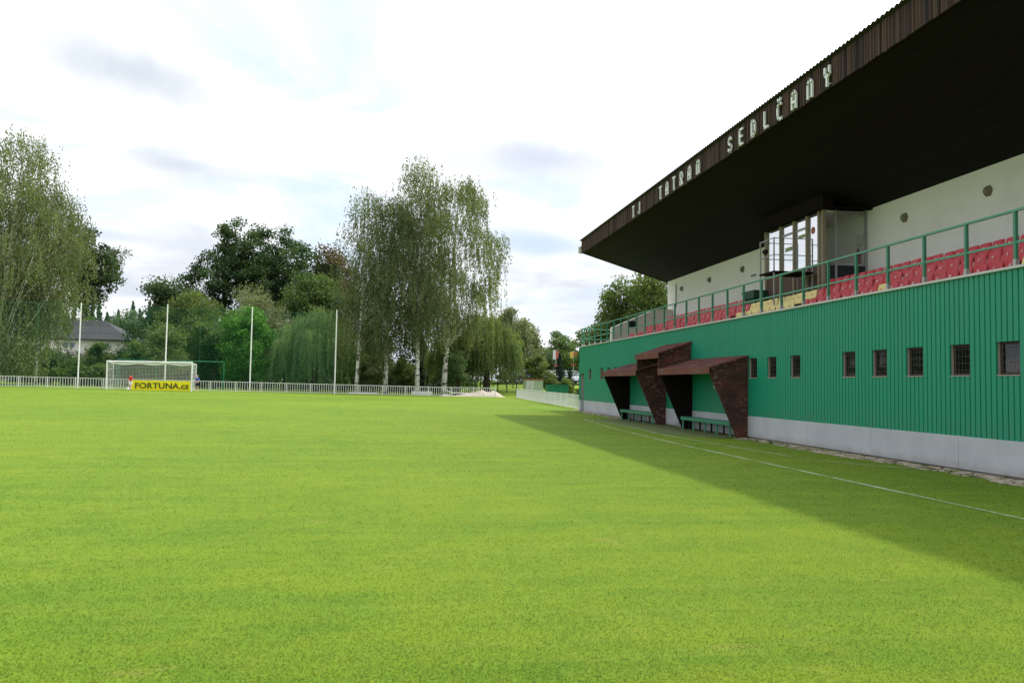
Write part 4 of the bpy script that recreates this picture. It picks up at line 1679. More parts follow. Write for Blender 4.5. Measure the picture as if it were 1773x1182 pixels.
def tree(kind, x, y, ztop, R, mat, label, group=None, n=18000, size=.26, trunk_r=.25, clear=.18, seed=0, name=None, bark='bark',
         K=70, lean=(0, 0), squash=1.0, zbase=None, cat='tree', clump=1.0):
    z0 = zf(x, y) if zbase is None else zbase
    H = ztop - z0
    rng = np.random.default_rng(seed + 100)
    rnd = random.Random(seed)
    t = thing(name or {'birch': 'birch_tree', 'willow': 'willow_tree', 'spruce': 'spruce_tree', 'broad': 'broadleaf_tree', 'bush': 'bush'}[kind],
              (x, y, z0), label, cat, group)
    tb = MB()
    quads, tints = [], []
    Ry = R * squash
    if kind in ('broad', 'bush'):
        cz = H * (clear + 1) / 2
        hz = H * (1 - clear) / 2
        # uneven envelope: main mass plus several big lobes
        lobes = [(0, 0, cz, R * .74, hz * .84)]
        nl = 9
        for i in range(nl):
            a_ = 2 * pi * (i + rnd.random() * .6) / nl
            f = rnd.uniform(.42, .62)
            zz_ = cz + hz * rnd.uniform(-.55, .55)
            lobes.append((cos(a_) * R * f, sin(a_) * Ry * f, zz_, R * rnd.uniform(.34, .50), hz * rnd.uniform(.30, .48)))
        lobes.append((rnd.uniform(-.2, .2) * R, 0, cz + hz * .62, R * .42, hz * .36))
        cents = []
        while len(cents) < K:
            l = lobes[rnd.randrange(len(lobes))]
            v = Vector((rnd.gauss(0, 1), rnd.gauss(0, 1), rnd.gauss(0, 1))).normalized()
            f = rnd.uniform(.35, 1.0) ** .5
            c = Vector((l[0] + v.x * l[3] * f, l[1] + v.y * l[3] * f * squash, l[2] + v.z * l[4] * f))
            if c.z > H * clear * .7 and c.z < H:
                cents.append(c)
        per = int(n * .86) // K
        ncore = int(n * .14)
        v = rng.normal(size=(ncore, 3))
        v /= np.linalg.norm(v, axis=1)[:, None]
        P = v * (rng.random(ncore) ** .4)[:, None] * np.array([R * .50, Ry * .50, hz * .55]) + np.array([0, 0, cz])
        quads.append(leaf_quads(P, size * 1.15, rng, .8))
        tints.append(rng.uniform(.0, .4, ncore))
        for c in cents:
            cr2 = (R * Ry * hz) ** (1 / 3) * rnd.uniform(.20, .36) * (70 / K) ** .33 * clump
            v = rng.normal(size=(per, 3))
            v /= np.linalg.norm(v, axis=1)[:, None]
            rad_ = rng.random(per) ** .45
            P = v * rad_[:, None] * cr2 * np.array([1.15, 1.15, .72]) + np.array(c)
            P += rng.normal(size=(per, 3)) * cr2 * .12
            quads.append(leaf_quads(P, size, rng, .75))
            tints.append(np.clip(rnd.uniform(.10, .62) + rng.normal(0, .16, per) + .14 * v[:, 2], 0, 1))
        top = Vector((lean[0], lean[1], H * .86))
        pts = [Vector((0, 0, -.2)), Vector((0, 0, H * .1)), Vector((lean[0] * .3, lean[1] * .3, H * .4)), Vector((lean[0] * .7, lean[1] * .7, H * .65)), top]
        tb.tube(pts, [trunk_r * 1.35, trunk_r, trunk_r * .75, trunk_r * .42, .03], 9)
        for c in rnd.sample(cents, min(len(cents), 26)):
            hh_ = max(H * .08, min(c.z - R * .4, H * .75))
            hh_ = hh_ * rnd.uniform(.75, 1)
            p0 = Vector((lean[0], lean[1], 0)) * (hh_ / H) + Vector((0, 0, hh_))
            limb(tb, p0, c, trunk_r * .42 * (1 - hh_ / H) + .02, .015, rnd)
    elif kind == 'birch':
        nb_ = K
        per = n // nb_
        cents = []
        for i in range(nb_):
            v = (i + .5) / nb_
            h = clear + (1 - clear) * (v ** .95)
            hn = (h - clear) / (1 - clear)
            env = R * (sin(pi * min(1, hn * .84 + .13)) ** .58)
            a_ = rnd.random() * 2 * pi
            rad_ = env * sqrt(rnd.uniform(.05, 1))
            c = Vector((cos(a_) * rad_ + lean[0] * h, sin(a_) * rad_ * squash + lean[1] * h, h * H))
            cents.append((c, hn))
        tb.tube([(0, 0, -.2), (lean[0] * .12, lean[1] * .1, H * .12), (lean[0] * .4, lean[1] * .4, H * .42), (lean[0] * .8, lean[1] * .8, H * .8), (lean[0], lean[1], H * .99)],
                [trunk_r * 1.2, trunk_r, trunk_r * .72, trunk_r * .3, .015], 9)
        for c, hn in cents:
            if rnd.random() < .55:
                hs = max(clear * H * .75, c.z - (c.xy.length) * rnd.uniform(.9, 1.6))
                p0 = Vector((lean[0] * hs / H, lean[1] * hs / H, hs))
                limb(tb, p0, c, .02 + trunk_r * .22 * (1 - hn), .01, rnd, .10, 4, 5)
            ns = rnd.randint(11, 19)
            q = int(per / ns * (1.0 - .5 * hn ** 1.5))
            ct = rnd.uniform(.1, .65)
            for s_ in range(ns):
                L_ = rnd.uniform(.8, 3.0) * (1.3 - .5 * hn)
                ofs = np.array([rnd.gauss(0, .55), rnd.gauss(0, .55), rnd.gauss(.1, .42)])
                tt = rng.random(q)
                out_ = np.array([c.x, c.y, 0]) / (c.xy.length + .3) * .25
                P = np.array(c) + ofs + np.outer(tt, out_ * L_ * .4) + np.outer(tt * L_, [0, 0, -1.0])
                P += rng.normal(size=(q, 3)) * np.array([.08, .08, .08])
                P = P[P[:, 2] > H * clear * .55]
                if len(P):
                    quads.append(leaf_quads(P, size, rng, .6, True))
                    tints.append(np.clip(ct + rng.normal(0, .18, len(P)), 0, 1))
    elif kind == 'willow':
        ns = K * 9
        q = n // ns
        tb.tube([(0, 0, -.2), (0, 0, H * .2), (.1, 0, H * .5), (0, .1, H * .8)], [trunk_r * 1.3, trunk_r, trunk_r * .6, .05], 9)
        nl = K // 3
        hubs = []
        for i in range(nl):
            a_ = rnd.random() * 2 * pi
            f = rnd.uniform(.0, .92) ** .65
            zz_ = H * (1 - .52 * f ** 1.7) * rnd.uniform(.88, .99)
            hubs.append((cos(a_) * R * f, sin(a_) * R * f * squash, zz_, rnd.uniform(.0, .85)))
            if i < 16:
                limb(tb, (0, 0, H * rnd.uniform(.25, .5)), (hubs[-1][0], hubs[-1][1], zz_ - .3), trunk_r * .4, .02, rnd, .18)
        for s_ in range(ns):
            hx, hy, hz_, ct = hubs[rnd.randrange(nl)]
            sp = R * .14
            p = np.array([hx + rnd.gauss(0, sp), hy + rnd.gauss(0, sp), hz_ + rnd.gauss(0, .18)])
            rr_ = sqrt(p[0] ** 2 + (p[1] / max(squash, .01)) ** 2) / R
            if rr_ > 1.05:
                p[0] /= rr_
                p[1] /= rr_
            out_ = np.array([p[0], p[1], 0]) * .15
            lowz = H * clear * rnd.uniform(.5, 2.2)
            L_ = (p[2] - lowz) * rnd.uniform(.35, 1.0)
            tt = np.sort(rng.random(q))
            P = p + np.outer(tt ** .6, out_) + np.outer(tt * L_, [0, 0, -1.0]) + rng.normal(size=(q, 3)) * np.array([.05, .05, .08])
            quads.append(leaf_quads(P, size, rng, .38, True))
            tints.append(np.clip(ct + .15 * (1 - tt) + rng.normal(0, .13, q), 0, 1))
    elif kind == 'spruce':
        tb.tube([(0, 0, -.1), (0, 0, H * .5), (0, 0, H * .98)], [trunk_r, trunk_r * .6, .01], 8)
        per = n // K
        for i in range(K):
            v = (i + .5) / K
            h = clear + (1 - clear) * v
            env = R * (1 - v) ** .85 * rnd.uniform(.75, 1.12) + .05
            a_ = i * 2.399 + rnd.uniform(-.3, .3)
            tt = rng.random(per) ** .7
            dx = np.array([cos(a_), sin(a_) * squash])
            sidev = np.array([-sin(a_), cos(a_) * squash])
            wd = rng.normal(0, 1, per) * .16 * env * (1.1 - tt * .7)
            xy = np.outer(tt * env, dx) + np.outer(wd, sidev)
            zz_ = h * H - tt * env * .30 + .12 * env * tt ** 2 + rng.normal(0, .05 * R, per)
            P = np.column_stack([xy, zz_])
            quads.append(leaf_quads(P, size, rng, .5))
            tints.append(np.clip(.15 + .5 * tt + rng.normal(0, .15, per), 0, 1))
            if i % 3 == 0:
                tb.tube([(0, 0, h * H), (dx[0] * env * .9, dx[1] * env * .9, h * H - env * .2)], [.03, .008], 5)
    Q = np.concatenate(quads)
    T = np.concatenate(tints)
    fast_mesh('crown', Q, 4, T, mat, t)
    # trunk mesh is already in the tree's own space
    sv = ORG[t.name]
    ORG[t.name] = Vector((0, 0, 0))
    tb.build('trunk', bark, t, smooth=True)
    ORG[t.name] = sv
    return t


BG = 'birches standing behind the far fence'
bb = 'birch_bark'
# left birches
tree('birch', -35.6, 81, 23.4, 5.4, 'leaf_birch', 'tallest birch at the left edge with a feathery top', BG, 64000, .19, .24, .07, 1, bark=bb, K=230, lean=(1.8, 0))
tree('birch', -37.6, 83, 20.0, 3.6, 'leaf_birch', 'birch cut off by the left edge, behind the tallest one', BG, 26000, .22, .22, .06, 2, bark=bb, K=120)
tree('birch', -33.3, 84, 19.9, 4.4, 'leaf_birch', 'lower birch right of the tallest left birch, above the roof of the house', BG, 56000, .19, .2, .31, 3, bark=bb, K=200, lean=(.7, 0))
tree('broad', -43.8, 126, 23.8, 5.3, 'leaf_dark', 'dark green oak showing behind the left birches', None, 17000, .34, .4, .36, 4, K=72, clump=.72)
# middle birches
tree('birch', -3.35, 84, 20.6, 3.0, 'leaf_birch_dark', 'first birch of the middle group, thin with bare tips, from the left', BG, 26000, .18, .17, .27, 11, bark=bb, K=92, lean=(.9, 0))
tree('birch', -.45, 85.5, 20.2, 4.0, 'leaf_birch_dark', 'second birch of the middle group, broad and dark', BG, 60000, .18, .22, .25, 12, bark=bb, K=150, lean=(.3, 0))
tree('birch', 2.75, 84.5, 24.2, 3.1, 'leaf_birch', 'tallest birch of the middle group with the whitest trunk', BG, 42000, .18, .22, .30, 13, bark=bb, K=125, lean=(-.1, 0))
tree('birch', 5.5, 86, 22.9, 5.4, 'leaf_birch', 'widest birch at the right end of the middle group', BG, 76000, .18, .27, .29, 14, bark=bb, K=165, lean=(1.3, 0))
# oaks
OG = 'big dark trees beyond the far end'
tree('broad', -22.8, 118, 24.2, 5.6, 'leaf_oak', 'left one of the two big dark oaks with sky showing through', OG, 17000, .32, .45, .30, 21, K=92, clump=.66)
tree('broad', -16.4, 120, 24.6, 6.6, 'leaf_oak', 'right and denser one of the two big dark oaks', OG, 32000, .32, .5, .25, 22, K=120, clump=.74)
tree('broad', -12.0, 122, 20.0, 4.6, 'leaf_oak', 'lower dark oak on the right shoulder of the big oaks', OG, 15000, .36, .35, .28, 23, K=56)
tree('broad', -28.6, 112, 15.6, 4.4, 'leaf_dark', 'dark tree below and left of the big oaks', OG, 17000, .33, .3, .15, 24, K=64)
tree('broad', -9.2, 124, 21.6, 4.2, 'leaf_purple', 'brownish purple tree left of the middle birches', None, 15000, .32, .3, .3, 25, K=58)
tree('broad', -9.0, 108, 15.4, 5.2, 'leaf_mid', 'mid green tree below the brownish purple one', None, 24000, .30, .35, .12, 26, K=80)
tree('broad', -4.0, 106, 13.8, 3.8, 'leaf_dark', 'dark tree behind the first middle birch', None, 14000, .30, .3, .10, 27, K=56)
tree('broad', -15.3, 101, 12.6, 5.3, 'leaf_grey', 'grey green rounded tree between the oaks and the lime green one', None, 28000, .22, .3, .05, 28, K=100)
tree('broad', -22.2, 97, 11.4, 4.6, 'leaf_bush', 'tall yellow green bush tree behind the right half of the goal', None, 24000, .25, .25, .04, 29, K=90)
tree('broad', -14.9, 89, 9.5, 2.9, 'leaf_lime', 'bright lime green young tree left of the third white pole', None, 20000, .22, .18, .05, 30, K=80)
tree('broad', -18.6, 92, 8.6, 3.0, 'leaf_mid', 'mid green bushy tree between the goal and the lime green tree', None, 17000, .23, .2, .03, 31, K=66)
tree('bush', -22.5, 87, 7.1, 2.6, 'leaf_bush', 'light green bush behind the goal crossbar', None, 15000, .20, .12, .02, 32, K=60, cat='bush')
tree('bush', -25.6, 89.5, 5.6, 2.0, 'leaf_mid', 'small green bush left of the goal under the house', None, 10000, .20, .1, .02, 33, K=44, cat='bush')
tree('willow', -7.9, 90, 9.7, 4.1, 'leaf_willow_green', 'weeping willow behind the fourth white pole', None, 52000, .20, .35, .06, 34, K=90)
tree('willow', -11.3, 92.5, 8.0, 2.3, 'leaf_willow_green', 'small weeping willow left of the larger central one', None, 17000, .20, .2, .06, 35, K=50)
tree('bush', -5.0, 93, 7.3, 2.2, 'leaf_bush', 'loose bush between the willow and the first middle birch', None, 12000, .20, .12, .02, 36, K=48, cat='bush')
tree('bush', -1.9, 93, 6.9, 2.5, 'leaf_grey', 'grey green bush between the first two middle birches', None, 15000, .20, .12, .02, 37, K=56, cat='bush')
tree('bush', 1.3, 91, 4.2, 1.5, 'leaf_bush', 'low light bush between the second and third middle birches', None, 7000, .18, .08, .02, 38, K=32, cat='bush')
tree('spruce', 3.6, 97, 7.2, 2.5, 'leaf_spruce', 'dark spruce behind the tallest middle birch', None, 14000, .22, .15, .03, 39, K=70)
tree('spruce', 6.0, 98, 5.4, 2.4, 'leaf_spruce', 'lower dark spruce left of the right weeping willow', None, 12000, .22, .15, .03, 40, K=60)
tree('bush', 6.8, 86.8, 5.6, 1.15, 'leaf_willow_green', 'narrow leafy bush growing against the widest birch', None, 8000, .18, .08, .10, 41, K=30, cat='bush')
tree('willow', 10.6, 91, 9.8, 4.0, 'leaf_willow', 'large weeping willow at the right end of the tree row', None, 64000, .20, .35, .08, 42, K=100)
tree('willow', 7.4, 91.5, 9.2, 3.2, 'leaf_willow', 'weeping willow half hidden behind the widest birch', None, 34000, .20, .25, .10, 43, K=70)
# right of the willow
FG = 'trees beyond the car park'
tree('broad', 17.2, 118, 12.6, 3.5, 'leaf_grey', 'grey green tree just right of the right weeping willow', FG, 16000, .30, .3, .06, 51, K=64)
tree('broad', 20.3, 124, 11.0, 3.2, 'leaf_grey', 'lower grey green tree, second right of the weeping willow', FG, 14000, .30, .3, .06, 52, K=56)
tree('broad', 26.3, 150, 9.4, 3.6, 'leaf_mid', 'distant green tree in the dip beside the stand', FG, 11000, .32, .3, .02, 53, K=50)
tree('broad', 28.4, 137, 10.8, 3.4, 'leaf_mid', 'roundish tree behind the two advertising signs', FG, 13000, .30, .3, .05, 54, K=56)
tree('broad', 31.5, 140, 9.2, 3.2, 'leaf_yellow', 'yellowish tree beside the corner of the stand', FG, 11000, .30, .3, .03, 55, K=50)
tree('broad', 23.6, 132, 7.6, 3.0, 'leaf_dark', 'dark tree behind the white car', FG, 9000, .30, .25, .02, 56, K=44)
tree('spruce', 19.0, 92, 5.1, 1.15, 'leaf_spruce', 'dark young spruce right of the grey cabinet', None, 9000, .16, .08, .03, 57, K=60)
tree('spruce', 18.0, 82, 3.3, .85, 'leaf_spruce', 'small dark spruce close to the stand corner', None, 6000, .14, .07, .03, 58, K=46)
tree('bush', 16.2, 92, 5.0, 1.15, 'leaf_yellow', 'yellow green shrub above the grey cabinet', None, 7000, .18, .08, .05, 59, K=34, cat='bush')
tree('bush', 17.4, 90, 3.2, .9, 'leaf_bush', 'small light shrub left of the young spruce', None, 5000, .15, .06, .03, 60, K=28, cat='bush')
tree('bush', 16.7, 78, 2.1, .85, 'leaf_yellow', 'low clipped round bush behind the green container', None, 5000, .12, .05, .0, 61, K=30, cat='bush')
tree('bush', 16.2, 70, 1.25, .45, 'leaf_yellow', 'tiny bright plant at the corner of the stand', None, 1500, .10, .03, .0, 62, K=12, cat='plant')
# behind the stand end
SG = 'yellow green trees behind the far end of the stand'
for i, (x_, y_, zt, R__, lb) in enumerate(((19.6, 59, 11.2, 3.0, 'tallest tree behind the end of the stand, against the white wall'),
                                          (18.2, 62.5, 10.9, 2.5, 'second tree from the stand, nearly as tall'),
                                          (17.8, 65, 8.8, 2.0, 'middle sized tree behind the stand railing'),
                                          (17.1, 68, 6.9, 1.5, 'lowest tree behind the corner of the railing'))):
    tree('broad', x_, y_, zt, R__, 'leaf_yellow', lb, SG, 19000 if i < 3 else 10000, .20, .18, .02, 70 + i, K=90)
# distant conifers over the house
CG = 'distant conifers above the house roof'
crn = random.Random(44)
for i in range(15):
    y_ = crn.uniform(174, 184)
    x_ = (-.372 + .0087 * i + crn.uniform(-.002, .002)) * y_
    zt = 16.0 + crn.uniform(-1.3, 1.3) + (1.6 if i in (12, 13) else 0)
    tree('spruce', x_, y_, zt, 2.9, 'leaf_far', '%s distant conifer from the left above the house roof' % ordn(i + 1), CG, 7000, .42, .2, .02, 80 + i, K=60)
for i in range(5):
    tree('broad', -60.5 + 3.9 * i, 166, 13.2 + crn.uniform(-.6, .9), 4.0, 'leaf_mid' if i % 2 else 'leaf_dark', '%s leafy tree from the left between the house roof and the distant conifers' % ordn(i + 1),
         'leafy trees behind the house', 9000, .40, .3, .02, 120 + i, K=50)
tree('broad', -44.0, 152, 13.6, 3.6, 'leaf_far', 'pale green tree at the right end of the house roof', None, 10000, .34, .25, .02, 90, K=50)
tree('broad', -66.0, 168, 13.6, 4.5, 'leaf_far', 'pale distant tree behind the left birches', None, 10000, .40, .3, .02, 91, K=46)
# shrubs under the house, left of the goal
HG = 'shrubs behind the fence left of the goal'
for i, (x_, y_, zt, R__, mt_, lb) in enumerate(((-39.0, 86, 5.2, 2.6, 'leaf_birch_dark', 'shrub at the left edge under the birches'),
                                               (-35.6, 88, 4.8, 2.3, 'leaf_bush', 'shrub behind the tallest left birch'),
                                               (-32.0, 89, 3.2, 1.8, 'leaf_mid', 'low shrub left of the first white pole'),
                                               (-30.5, 93, 5.2, 1.3, 'leaf_bush', 'taller light shrub right of the first white pole'),
                                               (-27.4, 93, 4.6, 1.5, 'leaf_dark', 'dark shrub left of the goal'),
                                               (-34.6, 91, 4.2, 1.8, 'leaf_dark', 'dark shrub in front of the left end of the house'),
                                               (-29.0, 88, 2.9, 1.6, 'leaf_bush', 'lowest light shrub just left of the goalpost'),
                                               (-24.6, 92, 4.9, 2.0, 'leaf_mid', 'shrub seen through the goal net'))):
    tree('bush', x_, y_, zt, R__, mt_, lb, HG, 10000, .20, .08, .0, 100 + i, K=44, cat='bush')
tree('spruce', -27.9, 96, 7.2, 1.1, 'leaf_yellow', 'slender yellow green cypress in front of the house wall', None, 6000, .18, .08, .02, 110, K=50)
# understorey that reads as one mass
b_q, b_t = [], []
rng = np.random.default_rng(5)
for i in range(420):
    u = rng.random()
    x_ = -42 + 52 * u
    y_ = 96 + rng.random() * 10
    z_ = zf(x_, y_)
    R__ = rng.uniform(.8, 1.7)
    P = rng.normal(size=(170, 3))
    P /= np.linalg.norm(P, axis=1)[:, None]
    P = P * R__ * np.array([1, 1, .8]) * (rng.random(170) ** .4)[:, None] + np.array([x_, y_, z_ + R__ * rng.uniform(.4, 2.2)])
    b_q.append(leaf_quads(P, .30, rng, .7))
    b_t.append(np.clip(rng.uniform(.05, .5) + rng.normal(0, .15, 170), 0, 1))
o = fast_mesh('undergrowth', np.concatenate(b_q), 4, np.concatenate(b_t), 'leaf_dark')
tag(o, 'dark undergrowth filling the gaps beneath the far trees', 'undergrowth', kind='stuff')

# ------------------------------------------------------------------ house
HO = thing('house', (-40, 118, 1.2), 'white house with a dark hipped roof half hidden by shrubs', 'house')
hx0, hx1, hy0, hy1 = -46.5, -34.4, 115.0, 124.0
# far left end is a little nearer the camera: keep it square
hb = MB()
hb.box(hx0, hx1, hy0, hy1, 4.75, 6.75)
hb.build('wall', 'house_wall', HO)
MB().box(hx0 + .05, hx1 - .05, hy0 + .05, hy1 - .05, .5, 4.745).build('lower_wall', 'house_low', HO)
b = MB()
e = .6
zE, zR = 6.6, 9.4
ry = (hy0 + hy1) / 2
b.add([(hx0 - e, hy0 - e, zE), (hx1 + e, hy0 - e, zE - .05), (hx1 + e, hy1 + e, zE), (hx0 - e, hy1 + e, zE), (hx0 + 2.2, ry, zR), (hx1 - 4.2, ry, zR - .1),
       (hx0 - e, hy0 - e, zE - .16), (hx1 + e, hy0 - e, zE - .21), (hx1 + e, hy1 + e, zE - .16), (hx0 - e, hy1 + e, zE - .16)],
      [(0, 1, 5, 4), (1, 2, 5), (2, 3, 4, 5), (3, 0, 4), (6, 7, 1, 0), (7, 8, 2, 1), (8, 9, 3, 2), (9, 6, 0, 3), (9, 8, 7, 6)])
b.build('roof', 'slate_roof', HO)
for wx in (-44.8, -41.9, -41.1, -37.6, -36.8):
    f = MB().box(wx - .36, wx + .36, hy0 - .05, hy0 - .01, 5.35, 6.15).build('window', 'white_paint', HO)
    MB().box(wx - .29, wx + .29, hy0 - .062, hy0 - .052, 5.42, 6.08).build('pane', 'car_glass', f)
b = MB()
b.box(hx0 + .5, hx0 + 6.8, hy0 - 1.5, hy0 - .06, 4.2, 4.32)
b.build('balcony', 'house_wall', HO)
HL = thing('garden_shed', (-44.2, 108, 1), 'low pale shed roof at the left end of the house behind shrubs', 'shed')
b = MB()
b.box(-46, -42.3, 106, 110, .8, 4.4)
b.build('wall', 'house_low', HL)
b = MB()
b.prism_y([(-46.3, 4.9), (-42.0, 4.42), (-42.0, 4.34), (-46.3, 4.82)], 105.7, 110.3)
b.build('roof', 'coping', HL)

# ------------------------------------------------------------------ sand pile
b = MB()
rng = np.random.default_rng(9)
nx_, ny_ = 56, 14
vs, fs = [], []
for j in range(ny_):
    for i in range(nx_):
        u, v = i / (nx_ - 1), j / (ny_ - 1)
        x_ = 4.8 + 7.0 * u
        y_ = 81.2 + .05 * x_ * 0 + 2.6 * v
        e_ = sin(pi * v) ** .8
        h = (.20 * math.exp(-((u - .08) / .10) ** 2) + .32 * math.exp(-((u - .43) / .15) ** 2) + .52 * math.exp(-((u - .62) / .10) ** 2) + .50 * math.exp(-((u - .80) / .10) ** 2)) * e_
        h = h * (1 + rng.normal(0, .10)) * min(1, (1 - u) * 9) * min(1, u * 14) + rng.normal(0, .006)
        vs.append((x_, y_, zf(x_, y_) - .02 + max(h, 0)))
for j in range(ny_ - 1):
    for i in range(nx_ - 1):
        a = j * nx_ + i
        fs.append((a, a + 1, a + nx_ + 1, a + nx_))
b.add(vs, fs)
tag(b.build('sand_pile', 'sand', smooth=True), 'heap of pale sand behind the right end of the far fence', 'sand pile')
# a board and pipes lying behind the fence
tag(MB().box(2.2, 4.3, 84.0, 84.5, zf(3, 84), zf(3, 84) + .38).build('concrete_trough', 'box_white', bevel=.04), 'pale trough lying under the birches behind the fence', 'trough')
b = MB()
b.tube([(5.2, 82.4, .95), (6.3, 82.5, .62), (7.8, 82.6, .60)], .05, 6)
tag(b.build('pipe', 'box_white'), 'pale bent pipe lying on the sand heap', 'pipe')
b = MB()
b.box(-4.0, -1.2, 83.2, 83.5, zf(-2, 83), zf(-2, 83) + .16)
tag(b.build('timber_plank', 'box_white', bevel=.01), 'pale plank lying behind the fence under the first birches', 'plank')

# ------------------------------------------------------------------ cabinet, container, dark fence
K_ = thing('utility_cabinet', (13.9, 80.5, .3), 'grey utility cabinet with a reddish top behind the side fence', 'cabinet')
kz = zf(13.9, 80)
MB().box(13.15, 14.9, 80, 81.4, kz, 2.02).build('body', 'kiosk_green', K_, bevel=.01)
MB().box(13.10, 14.95, 79.92, 81.45, 2.024, 2.10).build('roof', 'tile_red', K_)
for a_ in (13.22, 13.62):
    d_ = MB().box(a_, a_ + .36, 79.965, 79.997, kz + .1, 1.95).build('door', 'kiosk_grey', K_)
    MB().box(a_ + .29, a_ + .32, 79.945, 79.963, kz + .85, kz + 1.0).build('handle', 'galv_steel', d_)
G_ = thing('green_container', (14.7, 73, .2), 'green metal container behind the side fence near the stand', 'container')
gz_ = zf(14.7, 72)
MB().box(13.85, 15.7, 72, 73.2, gz_, 1.50).build('body', 'bin_green', G_)
b = MB()
b.box(13.80, 15.75, 71.96, 73.24, 1.504, 1.58)
b.build('rim', 'bin_green', G_)
b = MB()
for a_ in (14.2, 14.8, 15.4):
    b.box(a_, a_ + .06, 71.96, 71.997, gz_ + .05, 1.48)
b.build('rib', 'bin_green', G_)

DF = thing('dark_fence', (13, 90, .5), 'thin black metal fence on the grass beyond the side fence', 'fence')
p0, p1 = Vector((10.4, 95.5)), Vector((14.3, 86.5))
nb2 = 5
for i in range(nb2 + 1):
    p = p0.lerp(p1, i / nb2)
    zz = zf(p.x, p.y)
    MB().box(p.x - .05, p.x + .05, p.y - .04, p.y + .04, zz - .3, zz + 1.35).build('post', 'metal_black', DF)
for i in range(nb2):
    a_, c_ = p0.lerp(p1, i / nb2), p0.lerp(p1, (i + 1) / nb2)
    b = MB()
    for q in (.12, 1.2):
        b.tube([(a_.x, a_.y, zf(a_.x, a_.y) + q), (c_.x, c_.y, zf(c_.x, c_.y) + q)], .02, 5)
    for j in range(1, 9):
        p = a_.lerp(c_, j / 9)
        zz = zf(a_.x, a_.y) + (zf(c_.x, c_.y) - zf(a_.x, a_.y)) * j / 9
        b.tube([(p.x, p.y, zz + .12), (p.x, p.y, zz + 1.2)], .012, 5)
    b.build('panel', 'metal_black', DF)

# car park surface and pale guard rail
b = MB()
b.box(12.5, 45, 101.5, 116, 1.60, 1.78)
tag(b.build('car_park', 'asphalt'), 'grey car park surface beyond the grass bank', 'car park', kind='structure')
GR = thing('guard_rail', (23, 118, 1.8), 'pale guard rail with posts behind the parked cars', 'fence')
for zz in (3.55, 3.15):
    MB().box(16.5, 36, 117.9, 118.0, zz, zz + .10).build('rail', 'guard_pale', GR)
for xx in np.arange(16.6, 36, 1.25):
    MB().box(xx, xx + .10, 118.01, 118.1, 1.7, 3.68).build('post', 'guard_pale', GR)
for xx in (16.8, 19.3, 25.5):
    MB().box(xx, xx + 2.2, 118.12, 118.16, 2.1, 3.05).build('panel', 'guard_pale', GR)


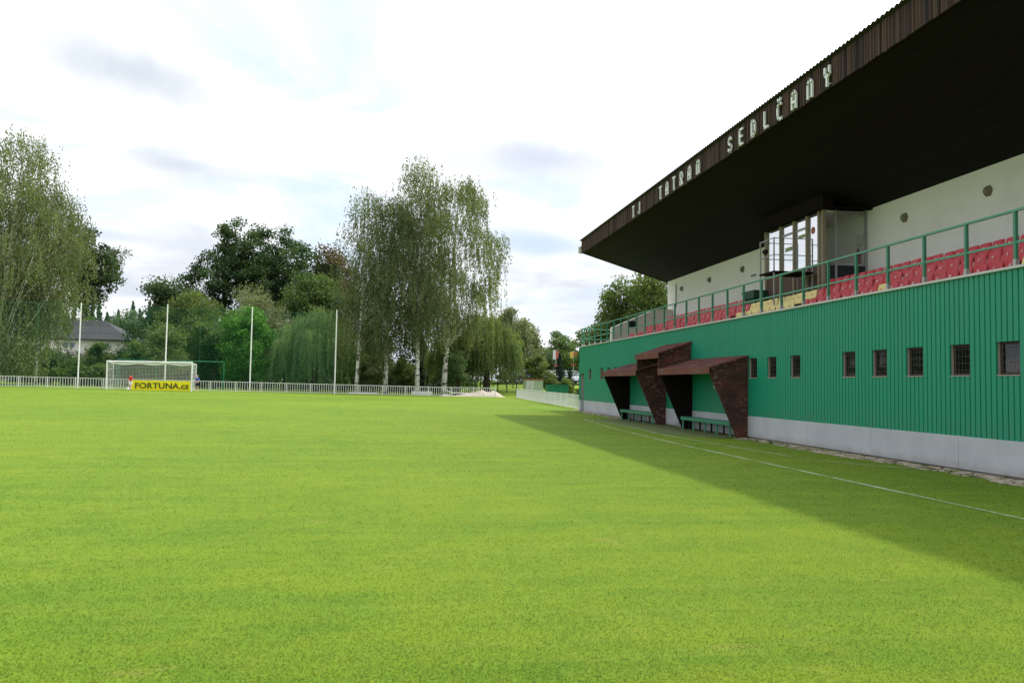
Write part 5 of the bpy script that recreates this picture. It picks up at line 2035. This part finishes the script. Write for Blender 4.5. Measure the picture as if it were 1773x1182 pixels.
def car(x, y, rz, mat, label, z):
    t = thing('parked_car', (x, y, z), label, 'car', 'cars in the car park')
    t.rotation_euler = (0, 0, rz)
    ORG[t.name] = Vector((0, 0, 0))
    b = MB()
    prof = [(-2.1, .35), (-2.12, .72), (-1.95, .92), (-1.35, 1.0), (1.1, .98), (1.95, .82), (2.12, .60), (2.1, .32)]
    n = len(prof)
    vs = [(u, s_ * (.86 if v < .9 else .80), v) for s_ in (-1, 1) for u, v in prof]
    b.add(vs, [tuple(range(n)), tuple(range(2 * n - 1, n - 1, -1))] + [(i, i + n, (i + 1) % n + n, (i + 1) % n) for i in range(n)])
    B_ = b.build('body', mat, t, bevel=.05)
    cp_ = [(-1.75, .985), (-1.45, 1.40), (.35, 1.42), (1.15, .985)]
    b = MB()
    vs = [(u, s_ * (.78 if v < 1.1 else .62), v) for s_ in (-1, 1) for u, v in cp_]
    b.add(vs, [(0, 1, 2, 3), (7, 6, 5, 4), (0, 4, 5, 1), (1, 5, 6, 2), (2, 6, 7, 3), (3, 7, 4, 0)])
    b.build('window', 'car_glass', t)
    b = MB()
    b.box(-1.47, .37, -.63, .63, 1.405, 1.46)
    for s_ in (-1, 1):
        for u0, v0, u1, v1 in ((-1.72, 1.0, -1.44, 1.42), (.38, 1.42, 1.15, 1.0), (-.5, 1.0, -.5, 1.42)):
            b.tube([(u0, s_ * .785, v0), (u1, s_ * .635, v1)], .035, 5)
    b.build('roof', mat, t, bevel=.02)
    for u in (-1.3, 1.3):
        for s_ in (-1, 1):
            b = MB()
            b.lathe([(.20, -.09), (.31, -.09), (.32, 0), (.31, .09), (.20, .09)], (u, s_ * .80, .32), 18, 1)
            w_ = b.build('wheel', 'rubber', t)
            b = MB()
            b.lathe([(.05, -.10), (.20, -.093), (.20, .093), (.05, .10)], (u, s_ * .80, .32), 12, 1)
            b.build('rim', 'galv_steel', w_)
    for s_ in (-1, 1):
        MB().box(2.05, 2.125, s_ * .68 - .14, s_ * .68 + .14, .58, .74).build('headlight', 'lamp_glass', t)
    return t


zc = 1.78
car(15.5, 104, radians(-25), 'car_dark', 'dark purplish car at the left of the car park', zc)
car(20.3, 103.5, radians(-110), 'car_white', 'white car facing the pitch between the shrubs', zc)
car(17.9, 109, radians(5), 'car_teal', 'bluish car parked behind the dark one', zc)
car(22.8, 110, radians(0), 'car_silver', 'silver green car behind the young spruce', zc)
car(25.6, 106, radians(10), 'car_white', 'white car nearest the stand corner', zc)

# banner signs on posts
for (x_, y_, z0_, z1_, c1_, c2_, lb) in ((22.2, 110, 5.0, 6.25, 'box_white', 'sign_red', 'white and red sign on a post above the car park'),
                                         (22.4, 100, 4.9, 5.7, 'sign_yellow', 'sign_red', 'yellow and red sign on a post nearer the stand')):
    t = thing('post_sign', (x_, y_, zf(x_, y_)), lb, 'sign')
    MB().tube([(x_, y_ + .08, zf(x_, y_)), (x_, y_ + .08, z1_ + .1)], .05, 8).build('post', 'galv_steel', t)
    MB().box(x_ - .42, x_ - .02, y_ - .02, y_ + .02, z0_, z1_).build('board', c1_, t)
    MB().box(x_ - .016, x_ + .40, y_ - .02, y_ + .02, z0_ + (.1 if c1_ == 'box_white' else .35), z1_ - .08).build('board', c2_, t)
    MB().box(x_ - .30, x_ + .30, y_ - .02, y_ + .02, z0_ - .95, z0_ - .72).build('board', 'rust', t)
